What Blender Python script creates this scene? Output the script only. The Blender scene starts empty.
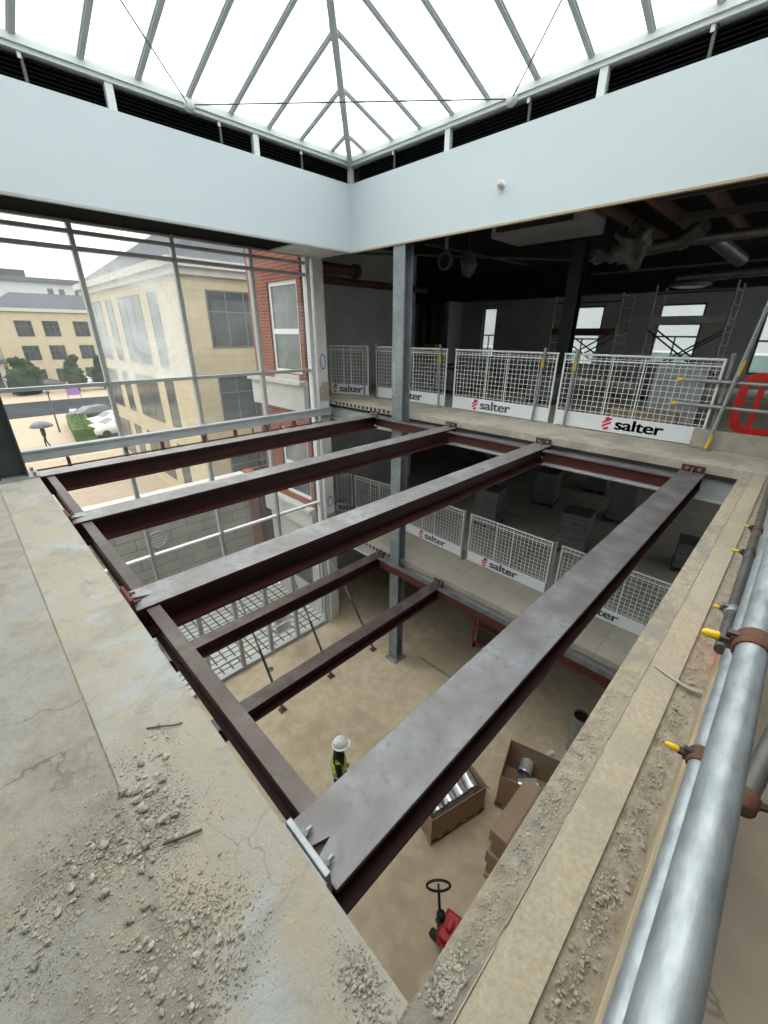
import bpy, math, random
from mathutils import Vector, Matrix, noise
random.seed(7)
S = bpy.context.scene
C = S.collection
PI = math.pi
def R(d): return math.radians(d)
Z1, Z0 = -3.42, -6.45          # first floor and ground floor levels (this floor is 0)

# ------------------------------------------------------------------ materials
def mat(name, col, rough=.6, metal=0., var=None, scale=6., detail=5., bump=0., bscale=30., var2=None, scale2=40., lo=.35, hi=.65, stretch=None):
    m = bpy.data.materials.new(name); m.use_nodes = True
    nt = m.node_tree; N = nt.nodes; L = nt.links
    b = N['Principled BSDF']
    b.inputs['Base Color'].default_value = (*col, 1); b.inputs['Roughness'].default_value = rough
    b.inputs['Metallic'].default_value = metal
    if var or bump or var2:
        tc = N.new('ShaderNodeTexCoord'); vec = tc.outputs['Object']
        if stretch:
            mp = N.new('ShaderNodeMapping'); mp.inputs['Scale'].default_value = stretch
            L.new(vec, mp.inputs['Vector']); vec = mp.outputs['Vector']
        cur = None
        for v, s in ((var, scale), (var2, scale2)):
            if not v: continue
            n = N.new('ShaderNodeTexNoise'); n.inputs['Scale'].default_value = s; n.inputs['Detail'].default_value = detail
            n.inputs['Roughness'].default_value = .62
            L.new(vec, n.inputs['Vector'])
            mr = N.new('ShaderNodeMapRange'); mr.inputs['From Min'].default_value = lo; mr.inputs['From Max'].default_value = hi
            L.new(n.outputs['Fac'], mr.inputs['Value'])
            mx = N.new('ShaderNodeMix'); mx.data_type = 'RGBA'
            L.new(mr.outputs['Result'], mx.inputs[0])
            if cur is None: mx.inputs[6].default_value = (*col, 1)
            else: L.new(cur, mx.inputs[6])
            mx.inputs[7].default_value = (*v, 1)
            cur = mx.outputs[2]
        if cur is not None: L.new(cur, b.inputs['Base Color'])
        if bump:
            n = N.new('ShaderNodeTexNoise'); n.inputs['Scale'].default_value = bscale; n.inputs['Detail'].default_value = 8
            n.inputs['Roughness'].default_value = .7
            L.new(vec, n.inputs['Vector'])
            bp = N.new('ShaderNodeBump'); bp.inputs['Strength'].default_value = bump; bp.inputs['Distance'].default_value = .02
            L.new(n.outputs['Fac'], bp.inputs['Height']); L.new(bp.outputs['Normal'], b.inputs['Normal'])
    return m

def tiles(name, c1, c2, mortar, bw, bh, ms=.012, rough=.8, offset=.5, plane='XZ', bump=.3, noise_amt=.25):
    m = bpy.data.materials.new(name); m.use_nodes = True
    nt = m.node_tree; N = nt.nodes; L = nt.links; b = N['Principled BSDF']
    tc = N.new('ShaderNodeTexCoord'); sp = N.new('ShaderNodeSeparateXYZ'); cb = N.new('ShaderNodeCombineXYZ')
    L.new(tc.outputs['Object'], sp.inputs[0])
    a, c = {'XZ': (0, 2), 'YZ': (1, 2), 'XY': (0, 1)}[plane]
    L.new(sp.outputs[a], cb.inputs[0]); L.new(sp.outputs[c], cb.inputs[1])
    br = N.new('ShaderNodeTexBrick'); br.offset = offset
    br.inputs['Color1'].default_value = (*c1, 1); br.inputs['Color2'].default_value = (*c2, 1); br.inputs['Mortar'].default_value = (*mortar, 1)
    br.inputs['Scale'].default_value = 1; br.inputs['Brick Width'].default_value = bw; br.inputs['Row Height'].default_value = bh
    br.inputs['Mortar Size'].default_value = ms; br.inputs['Bias'].default_value = 0
    L.new(cb.outputs[0], br.inputs['Vector'])
    n = N.new('ShaderNodeTexNoise'); n.inputs['Scale'].default_value = 1.3; n.inputs['Detail'].default_value = 6
    L.new(tc.outputs['Object'], n.inputs['Vector'])
    mr = N.new('ShaderNodeMapRange'); mr.inputs['To Min'].default_value = 1 - noise_amt; mr.inputs['To Max'].default_value = 1 + noise_amt
    L.new(n.outputs['Fac'], mr.inputs['Value'])
    mx = N.new('ShaderNodeMix'); mx.data_type = 'RGBA'; mx.blend_type = 'MULTIPLY'; mx.inputs[0].default_value = 1
    L.new(br.outputs['Color'], mx.inputs[6]); L.new(mr.outputs['Result'], mx.inputs[7])
    L.new(mx.outputs[2], b.inputs['Base Color']); b.inputs['Roughness'].default_value = rough
    bp = N.new('ShaderNodeBump'); bp.inputs['Strength'].default_value = bump; bp.inputs['Distance'].default_value = .01; bp.invert = True
    L.new(br.outputs['Fac'], bp.inputs['Height']); L.new(bp.outputs['Normal'], b.inputs['Normal'])
    return m

def glass(name, tint=(.93, .97, .96), dust=0., refl=.9):
    m = bpy.data.materials.new(name); m.use_nodes = True
    nt = m.node_tree; N = nt.nodes; L = nt.links
    for n in list(N):
        if n.type != 'OUTPUT_MATERIAL': N.remove(n)
    out = [n for n in N if n.type == 'OUTPUT_MATERIAL'][0]
    t = N.new('ShaderNodeBsdfTransparent'); t.inputs[0].default_value = (*tint, 1)
    g = N.new('ShaderNodeBsdfGlossy'); g.inputs['Roughness'].default_value = .02
    f = N.new('ShaderNodeLayerWeight'); f.inputs['Blend'].default_value = .5
    pw = N.new('ShaderNodeMath'); pw.operation = 'POWER'; pw.inputs[1].default_value = 4.5; L.new(f.outputs['Facing'], pw.inputs[0])
    ml = N.new('ShaderNodeMath'); ml.operation = 'MULTIPLY_ADD'; ml.inputs[1].default_value = refl*.7; ml.inputs[2].default_value = refl*.035
    L.new(pw.outputs[0], ml.inputs[0])
    x = N.new('ShaderNodeMixShader'); L.new(ml.outputs[0], x.inputs[0]); L.new(t.outputs[0], x.inputs[1]); L.new(g.outputs[0], x.inputs[2])
    last = x.outputs[0]
    if dust:
        d = N.new('ShaderNodeBsdfDiffuse'); d.inputs[0].default_value = (.82, .85, .84, 1)
        tr = N.new('ShaderNodeBsdfTranslucent'); tr.inputs[0].default_value = (.86, .9, .9, 1)
        dd = N.new('ShaderNodeMixShader'); dd.inputs[0].default_value = .6
        L.new(d.outputs[0], dd.inputs[1]); L.new(tr.outputs[0], dd.inputs[2])
        tc = N.new('ShaderNodeTexCoord'); n = N.new('ShaderNodeTexNoise'); n.inputs['Scale'].default_value = 1.6; n.inputs['Detail'].default_value = 5
        n.inputs['Distortion'].default_value = 1.2
        L.new(tc.outputs['Object'], n.inputs['Vector'])
        mr = N.new('ShaderNodeMapRange'); mr.inputs['From Min'].default_value = .35; mr.inputs['From Max'].default_value = .75
        mr.inputs['To Min'].default_value = dust * .45; mr.inputs['To Max'].default_value = dust * 1.3
        L.new(n.outputs['Fac'], mr.inputs['Value'])
        y = N.new('ShaderNodeMixShader'); L.new(mr.outputs['Result'], y.inputs[0]); L.new(last, y.inputs[1]); L.new(dd.outputs[0], y.inputs[2])
        last = y.outputs[0]
    L.new(last, out.inputs['Surface'])
    return m

M = {}
def crack(m, scale, width, col):
    nt = m.node_tree; N = nt.nodes; L = nt.links; b = N['Principled BSDF']
    tc = N.new('ShaderNodeTexCoord'); n = N.new('ShaderNodeTexNoise'); n.inputs['Scale'].default_value = 5; n.inputs['Detail'].default_value = 5
    L.new(tc.outputs['Object'], n.inputs['Vector'])
    mp = N.new('ShaderNodeVectorMath'); mp.operation = 'SCALE'; mp.inputs['Scale'].default_value = .22; L.new(n.outputs['Color'], mp.inputs[0])
    ad = N.new('ShaderNodeVectorMath'); ad.operation = 'ADD'; L.new(tc.outputs['Object'], ad.inputs[0]); L.new(mp.outputs[0], ad.inputs[1])
    v = N.new('ShaderNodeTexVoronoi'); v.feature = 'DISTANCE_TO_EDGE'; v.inputs['Scale'].default_value = scale; L.new(ad.outputs[0], v.inputs['Vector'])
    r = N.new('ShaderNodeMapRange'); r.inputs['From Min'].default_value = 0; r.inputs['From Max'].default_value = width; r.inputs['To Min'].default_value = .75; r.inputs['To Max'].default_value = 0
    L.new(v.outputs['Distance'], r.inputs['Value'])
    n2 = N.new('ShaderNodeTexNoise'); n2.inputs['Scale'].default_value = 1.7; L.new(tc.outputs['Object'], n2.inputs['Vector'])
    r2 = N.new('ShaderNodeMapRange'); r2.inputs['From Min'].default_value = .45; r2.inputs['From Max'].default_value = .6; L.new(n2.outputs['Fac'], r2.inputs['Value'])
    mu = N.new('ShaderNodeMath'); mu.operation = 'MULTIPLY'; L.new(r.outputs['Result'], mu.inputs[0]); L.new(r2.outputs['Result'], mu.inputs[1])
    mx = N.new('ShaderNodeMix'); mx.data_type = 'RGBA'; L.new(mu.outputs[0], mx.inputs[0])
    src = b.inputs['Base Color'].links[0].from_socket; L.new(src, mx.inputs[6]); mx.inputs[7].default_value = (*col, 1)
    L.new(mx.outputs[2], b.inputs['Base Color'])
def patches(m, scale, col, lo, hi, amt):
    nt = m.node_tree; N = nt.nodes; L = nt.links; b = N['Principled BSDF']
    tc = N.new('ShaderNodeTexCoord'); n = N.new('ShaderNodeTexNoise'); n.inputs['Scale'].default_value = scale; n.inputs['Detail'].default_value = 7; n.inputs['Distortion'].default_value = .6
    L.new(tc.outputs['Object'], n.inputs['Vector'])
    r = N.new('ShaderNodeMapRange'); r.inputs['From Min'].default_value = lo; r.inputs['From Max'].default_value = hi; r.inputs['To Max'].default_value = amt; L.new(n.outputs['Fac'], r.inputs['Value'])
    mx = N.new('ShaderNodeMix'); mx.data_type = 'RGBA'; L.new(r.outputs['Result'], mx.inputs[0])
    src = b.inputs['Base Color'].links[0].from_socket; L.new(src, mx.inputs[6]); mx.inputs[7].default_value = (*col, 1)
    L.new(mx.outputs[2], b.inputs['Base Color'])
M['slab'] = mat('dusty_slab', (.285, .262, .21), .9, 0, (.22, .204, .167), 2.4, 8, .9, 26, (.345, .32, .265), 11)
M['slab_edge'] = mat('slab_edge_concrete', (.29, .267, .213), .9, 0, (.37, .365, .332), 1.3, 8, .6, 30, (.36, .32, .24), 6)
M['slab_rough'] = mat('rough_concrete', (.385, .325, .232), .95, 0, (.30, .255, .188), 4, 8, 1., 38, (.46, .405, .31), 22)
M['screed'] = mat('screed_strip', (.375, .32, .228), .9, 0, (.31, .265, .193), 3, 8, .45, 45, (.43, .375, .28), 60)
M['rough_deep'] = mat('broken_screed', (.34, .28, .195), .95, 0, (.255, .215, .155), 5, 8, 1., 30, (.42, .37, .285), 30)
M['walkway'] = mat('walkway_floor', (.27, .225, .165), .9, 0, (.22, .185, .14), 3, 6, .25, 30)
M['ground'] = mat('ground_floor_concrete', (.53, .425, .285), .85, 0, (.45, .36, .245), .7, 8, .12, 20, (.60, .50, .36), 5)
M['slab_far'] = mat('far_slab', (.42, .375, .30), .9, 0, (.335, .30, .245), 1.2, 8, .35, 25, (.48, .44, .365), 14)
M['slab_low'] = tiles('first_floor_slab', (.36, .33, .275), (.335, .31, .255), (.25, .23, .195), 1.2, .6, .008, .9, 0, 'XY', .1)
M['screed_tile'] = tiles('raised_floor', (.50, .48, .42), (.47, .455, .40), (.26, .25, .22), 1.8, 1.8, .02, .8, 0, 'XY', .1)
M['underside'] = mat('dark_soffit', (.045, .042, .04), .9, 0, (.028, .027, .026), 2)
M['soffit_black'] = mat('soffit_black', (.012, .012, .011), .9)
M['dull_metal'] = mat('dull_metal', (.12, .12, .118), .6, .3)
M['fascia'] = mat('fascia_paint', (.50, .57, .60), .55, 0, (.485, .555, .585), .8)
M['wall_grey'] = mat('bare_wall', (.44, .445, .43), .9, 0, (.37, .375, .365), 1.5)
M['wall_white'] = mat('plaster_white', (.66, .67, .65), .8, 0, (.52, .52, .49), 3)
M['louvre'] = mat('louvre_dark', (.012, .012, .013), .5)
M['ring'] = mat('ring_paint', (.62, .67, .67), .5)
M['alu'] = mat('aluminium_grey', (.40, .425, .43), .45, .3, (.33, .35, .36), 2)
M['rafter'] = mat('rafter_grey', (.62, .67, .67), .45)
M['mull_dark'] = mat('mullion_grey', (.36, .37, .37), .45, .2)
M['mull_white'] = mat('mullion_white', (.56, .58, .58), .55)
M['sill'] = mat('sill_box', (.40, .43, .44), .55, .05, (.34, .37, .375), 3)
M['glass'] = glass('clear_glass', (.95, .965, .96), .04, .6)
M['skyglass'] = glass('skylight_glass', (.97, .985, .98), 0, .15)
M['dusty'] = glass('dusty_sheet', (.95, .97, .96), .36, .4)
M['oxide'] = mat('red_oxide', (.052, .014, .013), .5, .1, (.04, .012, .011), 3)
M['oxide_red'] = mat('red_oxide_bright', (.105, .026, .02), .55, .1, (.08, .022, .018), 4)
M['flange'] = mat('mill_scale', (.125, .12, .118), .42, .3, (.25, .27, .30), 4.5, 14, .2, 60, (.12, .10, .095), 18, .40, .72)
M['flange_pale'] = mat('mill_scale_pale', (.235, .23, .228), .42, .3, (.37, .385, .41), 2.6, 10, .2, 60, (.17, .15, .14), 12, .43, .75)
M['flange_brown'] = mat('mill_scale_brown', (.085, .062, .054), .45, .25, (.17, .15, .14), 3.5, 10, .2, 50, (.06, .042, .036), 14, .42, .75)
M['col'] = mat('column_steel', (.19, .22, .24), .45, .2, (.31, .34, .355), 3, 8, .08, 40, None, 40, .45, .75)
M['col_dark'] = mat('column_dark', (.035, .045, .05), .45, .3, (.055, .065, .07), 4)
M['zinc'] = mat('zinc_plate', (.33, .345, .35), .45, .5, (.24, .25, .255), 8)
M['galv'] = mat('galvanised', (.33, .365, .385), .47, .6, (.22, .25, .27), 11, 10, .12, 70, (.44, .47, .49), 45, .4, .7, (.35, 1, 1))
M['galv_dull'] = mat('galvanised_dull', (.38, .395, .39), .5, .5, (.28, .29, .285), 6)
M['tube_dark'] = mat('dark_tube', (.155, .15, .14), .55, .5, (.09, .088, .085), 12)
M['rust'] = mat('rusty_coupler', (.17, .075, .04), .75, .3, (.10, .05, .03), 30, 6, .3, 60)
M['bolt_dark'] = mat('bolt_dark', (.09, .085, .08), .5, .6)
M['yellow'] = mat('yellow_plastic', (.80, .52, .01), .45)
M['label_yellow'] = mat('label_yellow', (.55, .42, .05), .6)
M['white_paint'] = mat('white_powder', (.74, .76, .76), .45)
M['toe'] = mat('toe_sheet', (.73, .765, .79), .45)
M['ink'] = mat('ink_grey', (.085, .09, .10), .6)
M['logo_red'] = mat('logo_red', (.60, .02, .045), .55)
M['timber'] = mat('timber_board', (.44, .35, .235), .8, 0, (.34, .27, .18), 6, 6, .2, 40, None, 40, .35, .65, (1, 12, 12))
M['ply'] = mat('dirty_board', (.40, .36, .295), .85, 0, (.32, .285, .235), 6, 6, .2, 40)
M['stone'] = mat('rubble_grey', (.44, .40, .32), .95, 0, (.34, .31, .25), 30, 5, .4, 90)
M['stone_pale'] = mat('rubble_pale', (.54, .52, .47), .95, 0, (.43, .41, .36), 30, 5, .4, 90)
M['stone_dark'] = mat('rubble_dark', (.27, .25, .21), .95, 0, (.35, .32, .265), 30, 5, .4, 90)
M['card'] = mat('cardboard', (.36, .25, .17), .85, 0, (.32, .22, .15), 3)
M['card_in'] = mat('cardboard_inside', (.24, .17, .12), .9, 0, (.21, .15, .105), 3)
M['pallet'] = mat('pallet_wood', (.42, .30, .165), .85, 0, (.32, .22, .12), 8)
M['duct'] = mat('spiral_duct', (.78, .80, .81), .25, .6, (.58, .60, .61), 12)
M['duct_dull'] = mat('duct_dull', (.22, .225, .225), .45, .6, (.15, .155, .155), 4)
M['red_truck'] = mat('red_truck', (.50, .025, .04), .45, .1, (.38, .02, .03), 5)
M['red_plastic'] = mat('red_plastic', (.80, .035, .025), .5, 0, (.70, .03, .02), 5)
M['black'] = mat('black_rubber', (.012, .012, .013), .6)
M['helmet'] = mat('helmet_white', (.78, .79, .78), .35)
M['vest'] = mat('hi_vis', (.50, .72, .04), .7)
M['silver'] = mat('reflective_tape', (.65, .67, .66), .4)
M['cloth_dark'] = mat('dark_clothes', (.012, .012, .016), .9, 0, (.022, .02, .024), 8)
M['skin'] = mat('skin', (.42, .23, .16), .6)
M['hair'] = mat('hair', (.03, .018, .012), .8)
M['brick'] = tiles('red_brick', (.235, .058, .03), (.175, .045, .026), (.20, .15, .12), .225, .075, .011, .9, .5, 'YZ', .3)
M['brick_xz'] = tiles('red_brick_end', (.26, .085, .048), (.21, .068, .04), (.24, .19, .15), .225, .075, .011, .9, .5, 'XZ', .3)
M['brick_dark'] = tiles('brown_brick', (.10, .055, .038), (.08, .045, .03), (.13, .10, .08), .225, .075, .011, .9, .5, 'XZ', .3)
M['cream_x'] = tiles('cream_stone', (.43, .37, .255), (.40, .345, .24), (.345, .30, .21), .8, .35, .012, .9, .5, 'XZ', .1, .15)
M['cream_y'] = tiles('cream_stone_side', (.43, .37, .255), (.40, .345, .24), (.345, .30, .21), .8, .35, .012, .9, .5, 'YZ', .1, .15)
M['ashlar'] = tiles('ashlar_grey', (.33, .32, .28), (.30, .295, .255), (.15, .145, .125), .95, .33, .012, .9, .5, 'XZ', .2, .2)
M['setts'] = tiles('paving_setts', (.46, .465, .43), (.40, .405, .375), (.07, .075, .065),   .25, .20, .024, .85, 0, 'XY', .2, .15)
M['paving'] = mat('beige_paving', (.32, .255, .185), .9, 0, (.27, .215, .155), .5, 6, 0, 20, (.35, .285, .215), 5)
M['slate'] = mat('slate_roof', (.095, .10, .115), .8, 0, (.07, .075, .085), 3, 8, 0, 20, None, 40, .35, .65, (.6, .6, 4))
M['stone_white'] = mat('white_stone', (.44, .43, .40), .85, 0, (.37, .36, .33), 3)
M['win_dark'] = mat('window_dark', (.025, .032, .034), .15, 0, (.05, .06, .062), .7)
M['win_frame'] = mat('window_frame_grey', (.10, .105, .11), .5)
M['win_white'] = mat('window_frame_white', (.60, .61, .60), .5)
M['brick_glass'] = mat('window_reflecting', (.06, .08, .078), .12, 0, (.17, .19, .175), 1.1, 4)
M['asphalt'] = mat('asphalt', (.022, .026, .03), .9, 0, (.03, .034, .04), 1)
M['hedge'] = mat('hedge_green', (.075, .12, .03), .9, 0, (.045, .08, .02), 6, 8, 1, 14)
M['leaf'] = mat('leaf_green', (.03, .055, .026), .9, 0, (.018, .036, .018), 2, 8, 1, 8)
M['trunk'] = mat('bark', (.10, .075, .055), .9)
M['car_white'] = mat('car_white', (.55, .56, .57), .25)
M['car_dark'] = mat('car_dark', (.03, .035, .045), .25)
M['pale_clad'] = mat('pale_cladding', (.40, .44, .455), .6, 0, (.36, .40, .41), .3)
M['purple'] = mat('purple_sign', (.28, .14, .40), .6)
M['pipe_rust'] = mat('brown_pipe', (.15, .065, .04), .6, .2, (.09, .04, .03), 4)
M['poly'] = mat('polythene', (.15, .15, .145), .4, 0, (.07, .07, .068), 5)
M['unit'] = mat('unit_grey', (.28, .28, .275), .5)
M['wood_deep'] = mat('roof_timber', (.16, .085, .05), .9, 0, (.11, .06, .04), 4)
M['panel_stack'] = mat('floor_panels', (.19, .205, .205), .6, .1, (.14, .155, .155), 5)
M['panel_gap'] = mat('floor_panel_edge', (.05, .052, .052), .8)
M['blue'] = mat('blue_marker', (.05, .16, .42), .7)
M['far_glass'] = mat('far_window_green', (.09, .15, .14), .15, 0, (.16, .24, .22), .5)
M['paper'] = mat('paper_notice', (.78, .81, .84), .8)
M['blue_ink'] = mat('blue_ink', (.18, .25, .42), .8)
M['stain'] = mat('yellow_stain', (.50, .42, .20), .9)

crack(M['slab'], 1.15, .006, (.12, .108, .085)); patches(M['slab'], 1.9, (.33, .335, .32), .52, .64, .7); patches(M['slab'], 6., (.40, .345, .255), .55, .68, .6)
patches(M['slab_edge'], 2.6, (.36, .375, .375), .53, .64, .75); patches(M['slab_edge'], 4.2, (.27, .255, .215), .55, .66, .7); patches(M['slab_edge'], 9., (.235, .245, .25), .60, .68, .6); crack(M['slab_edge'], 1.0, .003, (.18, .165, .13))
patches(M['screed'], 2.2, (.32, .28, .21), .5, .64, .8); patches(M['slab_rough'], 3.3, (.29, .27, .225), .5, .62, .8); patches(M['walkway'], 1.5, (.20, .165, .12), .5, .62, .7); crack(M['walkway'], 1.3, .006, (.11, .09, .065))
patches(M['ground'], .8, (.42, .335, .225), .5, .62, .7); patches(M['ground'], 2.5, (.60, .50, .36), .56, .66, .6)
patches(M['slab_far'], 2., (.30, .275, .235), .5, .62, .7); patches(M['slab_low'], 1.5, (.29, .27, .225), .5, .62, .6)
for k_ in ('asphalt', 'slate', 'leaf', 'hedge', 'soffit_black', 'underside', 'paving', 'setts', 'brick', 'brick_xz', 'brick_dark', 'cream_x', 'cream_y', 'louvre'):
    M[k_].node_tree.nodes['Principled BSDF'].inputs['Specular IOR Level'].default_value = .05

# ------------------------------------------------------------------ mesh builder
class MB:
    def __init__(s): s.v = []; s.f = []; s.mi = []; s.sm = []
    def add(s, vs, fs, smooth=False, mi=0):
        o = len(s.v); s.v += [tuple(p) for p in vs]
        for f in fs: s.f.append([i + o for i in f]); s.sm.append(smooth); s.mi.append(mi)
        return s
    def box(s, x0, x1, y0, y1, z0, z1, mi=0):
        if x0 > x1: x0, x1 = x1, x0
        if y0 > y1: y0, y1 = y1, y0
        if z0 > z1: z0, z1 = z1, z0
        v = [(x, y, z) for z in (z0, z1) for (x, y) in ((x0, y0), (x1, y0), (x1, y1), (x0, y1))]
        return s.add(v, [(3, 2, 1, 0), (4, 5, 6, 7), (0, 1, 5, 4), (1, 2, 6, 5), (2, 3, 7, 6), (3, 0, 4, 7)], mi=mi)
    def obox(s, c, ax, ay, az, mi=0):
        c = Vector(c); ax = Vector(ax); ay = Vector(ay); az = Vector(az)
        v = [c + ax*a + ay*b + az*d for d in (-1, 1) for (a, b) in ((-1, -1), (1, -1), (1, 1), (-1, 1))]
        return s.add(v, [(3, 2, 1, 0), (4, 5, 6, 7), (0, 1, 5, 4), (1, 2, 6, 5), (2, 3, 7, 6), (3, 0, 4, 7)], mi=mi)
    def beam(s, p0, p1, w, h, up=(0, 0, 1), mi=0):
        p0 = Vector(p0); p1 = Vector(p1); d = p1 - p0; n = d.normalized()
        u = Vector(up); sd = n.cross(u)
        if sd.length < 1e-4: sd = n.cross(Vector((1, 0, 0)))
        sd.normalize(); u = sd.cross(n).normalized()
        return s.obox((p0 + p1)/2, d/2, sd*w/2, u*h/2, mi)
    def tube(s, pts, r, n=12, cap=True, mi=0, smooth=True):
        pts = [Vector(p) for p in pts]; rs = r if isinstance(r, (list, tuple)) else [r]*len(pts)
        vs = []; prev = None
        for i, p in enumerate(pts):
            d = (pts[min(i+1, len(pts)-1)] - pts[max(i-1, 0)]).normalized()
            a = prev if prev is not None else (Vector((0, 0, 1)) if abs(d.z) < .9 else Vector((1, 0, 0)))
            x = (a - d*a.dot(d)).normalized(); prev = x; y = d.cross(x)
            for k in range(n):
                t = 2*PI*k/n; vs.append(p + (x*math.cos(t) + y*math.sin(t))*rs[i])
        fs = [(i*n+k, i*n+(k+1) % n, (i+1)*n+(k+1) % n, (i+1)*n+k) for i in range(len(pts)-1) for k in range(n)]
        s.add(vs, fs, smooth, mi)
        if cap:
            s.add(vs[:n], [tuple(range(n-1, -1, -1))], False, mi); s.add(vs[-n:], [tuple(range(n))], False, mi)
        return s
    def prism(s, poly, axis, a, b, mi=0):
        # poly: 2-D points in the two other axes (cyclic order); extruded along axis from a to b
        def P(q, t):
            return {0: (t, q[0], q[1]), 1: (q[0], t, q[1]), 2: (q[0], q[1], t)}[axis]
        n = len(poly); vs = [P(q, a) for q in poly] + [P(q, b) for q in poly]
        fs = [tuple(range(n-1, -1, -1)), tuple(range(n, 2*n))] + [(i, (i+1) % n, (i+1) % n + n, i+n) for i in range(n)]
        return s.add(vs, fs, mi=mi)
    def sphere(s, c, rx, ry=None, rz=None, nu=14, nv=9, v0=0., v1=1., mi=0, rough=0., seed=0):
        ry = ry or rx; rz = rz or rx; vs = []; c = Vector(c)
        for j in range(nv+1):
            ph = PI*(v0 + (v1-v0)*j/nv)
            for i in range(nu):
                th = 2*PI*i/nu; d = Vector((math.sin(ph)*math.cos(th), math.sin(ph)*math.sin(th), math.cos(ph)))
                k = 1 + (rough*noise.noise(d*2.1 + Vector((seed, seed*.7, 0))) if rough else 0)
                vs.append(c + Vector((d.x*rx, d.y*ry, d.z*rz))*k)
        fs = [(j*nu+i, (j+1)*nu+i, (j+1)*nu+(i+1) % nu, j*nu+(i+1) % nu) for j in range(nv) for i in range(nu)]
        return s.add(vs, fs, True, mi)
    def build(s, name, mats, parent=None, kind=None, bevel=0., sub=0, solid=0.):
        if not isinstance(mats, (list, tuple)): mats = [mats]
        if parent is not None: off = worldloc(parent)
        else:
            xs = [p[0] for p in s.v]; ys = [p[1] for p in s.v]; zs = [p[2] for p in s.v]
            off = Vector(((min(xs)+max(xs))/2, (min(ys)+max(ys))/2, min(zs)))
        me = bpy.data.meshes.new(name); me.from_pydata([(p[0]-off.x, p[1]-off.y, p[2]-off.z) for p in s.v], [], s.f)
        for m in mats: me.materials.append(m)
        for p, sm, mi in zip(me.polygons, s.sm, s.mi): p.use_smooth = sm; p.material_index = mi
        me.validate(); me.update()
        o = bpy.data.objects.new(name, me); C.objects.link(o)
        if parent is not None: o.parent = parent
        else: o.location = off
        if kind: o['kind'] = kind
        if bevel:
            b = o.modifiers.new('bevel', 'BEVEL'); b.width = bevel; b.segments = 2; b.limit_method = 'ANGLE'
        return o
def worldloc(o):
    v = Vector((0, 0, 0))
    while o is not None: v = v + o.location; o = o.parent
    return v
def tag(o, label=None, cat=None, group=None, kind=None):
    if label: o['label'] = label
    if cat: o['category'] = cat
    if group: o['group'] = group
    if kind: o['kind'] = kind
    return o
def thing(name, label, cat, loc=(0, 0, 0), group=None, rz=0.):
    o = bpy.data.objects.new(name, None); C.objects.link(o); o.location = loc; o.rotation_euler.z = rz
    o.empty_display_size = .1
    return tag(o, label, cat, group)
def struct(name): 
    o = bpy.data.objects.new(name, None); C.objects.link(o); o['kind'] = 'structure'; return o
def copy_tree(o, parent=None):
    c = o.copy(); C.objects.link(c)
    if parent is not None: c.parent = parent
    for ch in list(o.children): copy_tree(ch, c)
    return c
def B(*a, **k): return MB().box(*a, **k)
_fonts = {}
def text_mesh(txt, size, bold=0.):
    cu = bpy.data.curves.new('lettering', 'FONT'); cu.body = txt; cu.size = size; cu.extrude = .0015; cu.offset = bold
    cu.space_character = .96
    ob = bpy.data.objects.new('tmp', cu); C.objects.link(ob)
    dg = bpy.context.evaluated_depsgraph_get(); dg.update()
    me = bpy.data.meshes.new_from_object(ob.evaluated_get(dg))
    bpy.data.objects.remove(ob)
    vs = [v.co.copy() for v in me.vertices]; fs = [tuple(p.vertices) for p in me.polygons]; n = len(vs); V = []; F = []
    for k, (dx, dy) in enumerate(((0, 0), (.006, 0), (.012, 0), (.0, .006), (.012, .006))):
        V += [(v.x+dx, v.y+dy, v.z) for v in vs]; F += [tuple(i+k*n for i in f) for f in fs]
    me = bpy.data.meshes.new('lettering'); me.from_pydata(V, [], F); me.update(); return me

# ------------------------------------------------------------------ the setting: floors
FE = .352        # slab edge x (left slab), FY = edge y (right slab)
FY = .257
def floor(x0, x1, y0, y1, z0, z1, m): return B(x0, x1, y0, y1, z0, z1).build('floor', m, None, 'structure')
def uneven(x0, x1, y0, y1, z, depth, m, nx, ny, amp, fr, name='floor'):
    b = MB(); vs = []
    for j in range(ny+1):
        for i in range(nx+1):
            x = x0 + (x1-x0)*i/nx; y = y0 + (y1-y0)*j/ny
            e = 0 if i in (0, nx) or j in (0, ny) else 1
            h = amp*noise.fractal(Vector((x*fr, y*fr, 3.1)), 1., 2., 4)*e
            vs.append((x, y, z + h))
    fs = [(j*(nx+1)+i, j*(nx+1)+i+1, (j+1)*(nx+1)+i+1, (j+1)*(nx+1)+i) for j in range(ny) for i in range(nx)]
    b.add(vs, fs, True)
    # sides and underside
    b.add([(x0, y0, z), (x1, y0, z), (x1, y1, z), (x0, y1, z), (x0, y0, z-depth), (x1, y0, z-depth), (x1, y1, z-depth), (x0, y1, z-depth)],
          [(0, 4, 5, 1), (1, 5, 6, 2), (2, 6, 7, 3), (3, 7, 4, 0), (4, 7, 6, 5)])
    return b.build(name, m, None, 'structure')
uneven(.003, FE, FY-.0, 6.12, 0, .14, M['slab_edge'], 14, 200, .004, 5)
uneven(-3.2, -.004, -.11, 6.12, 0, .14, M['slab'], 80, 150, .006, 3)
floor(-.0045, .0035, -.11, 1.30, -.14, .0005, M['slab'])
floor(-.0045, .0035, 1.301, 6.12, -.14, -.009, M['slab_rough'])
floor(-6.5, -3.2, -6, 8.0, -.14, 0, M['slab'])
floor(-3.2, .003, -6, -.11, -.14, 0, M['walkway'])
uneven(.003, 6.37, .165, FY, 0, .14, M['slab_rough'], 420, 10, .006, 22)
uneven(.003, 6.37, .035, .158, .004, .12, M['screed'], 200, 6, .0025, 9)
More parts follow.
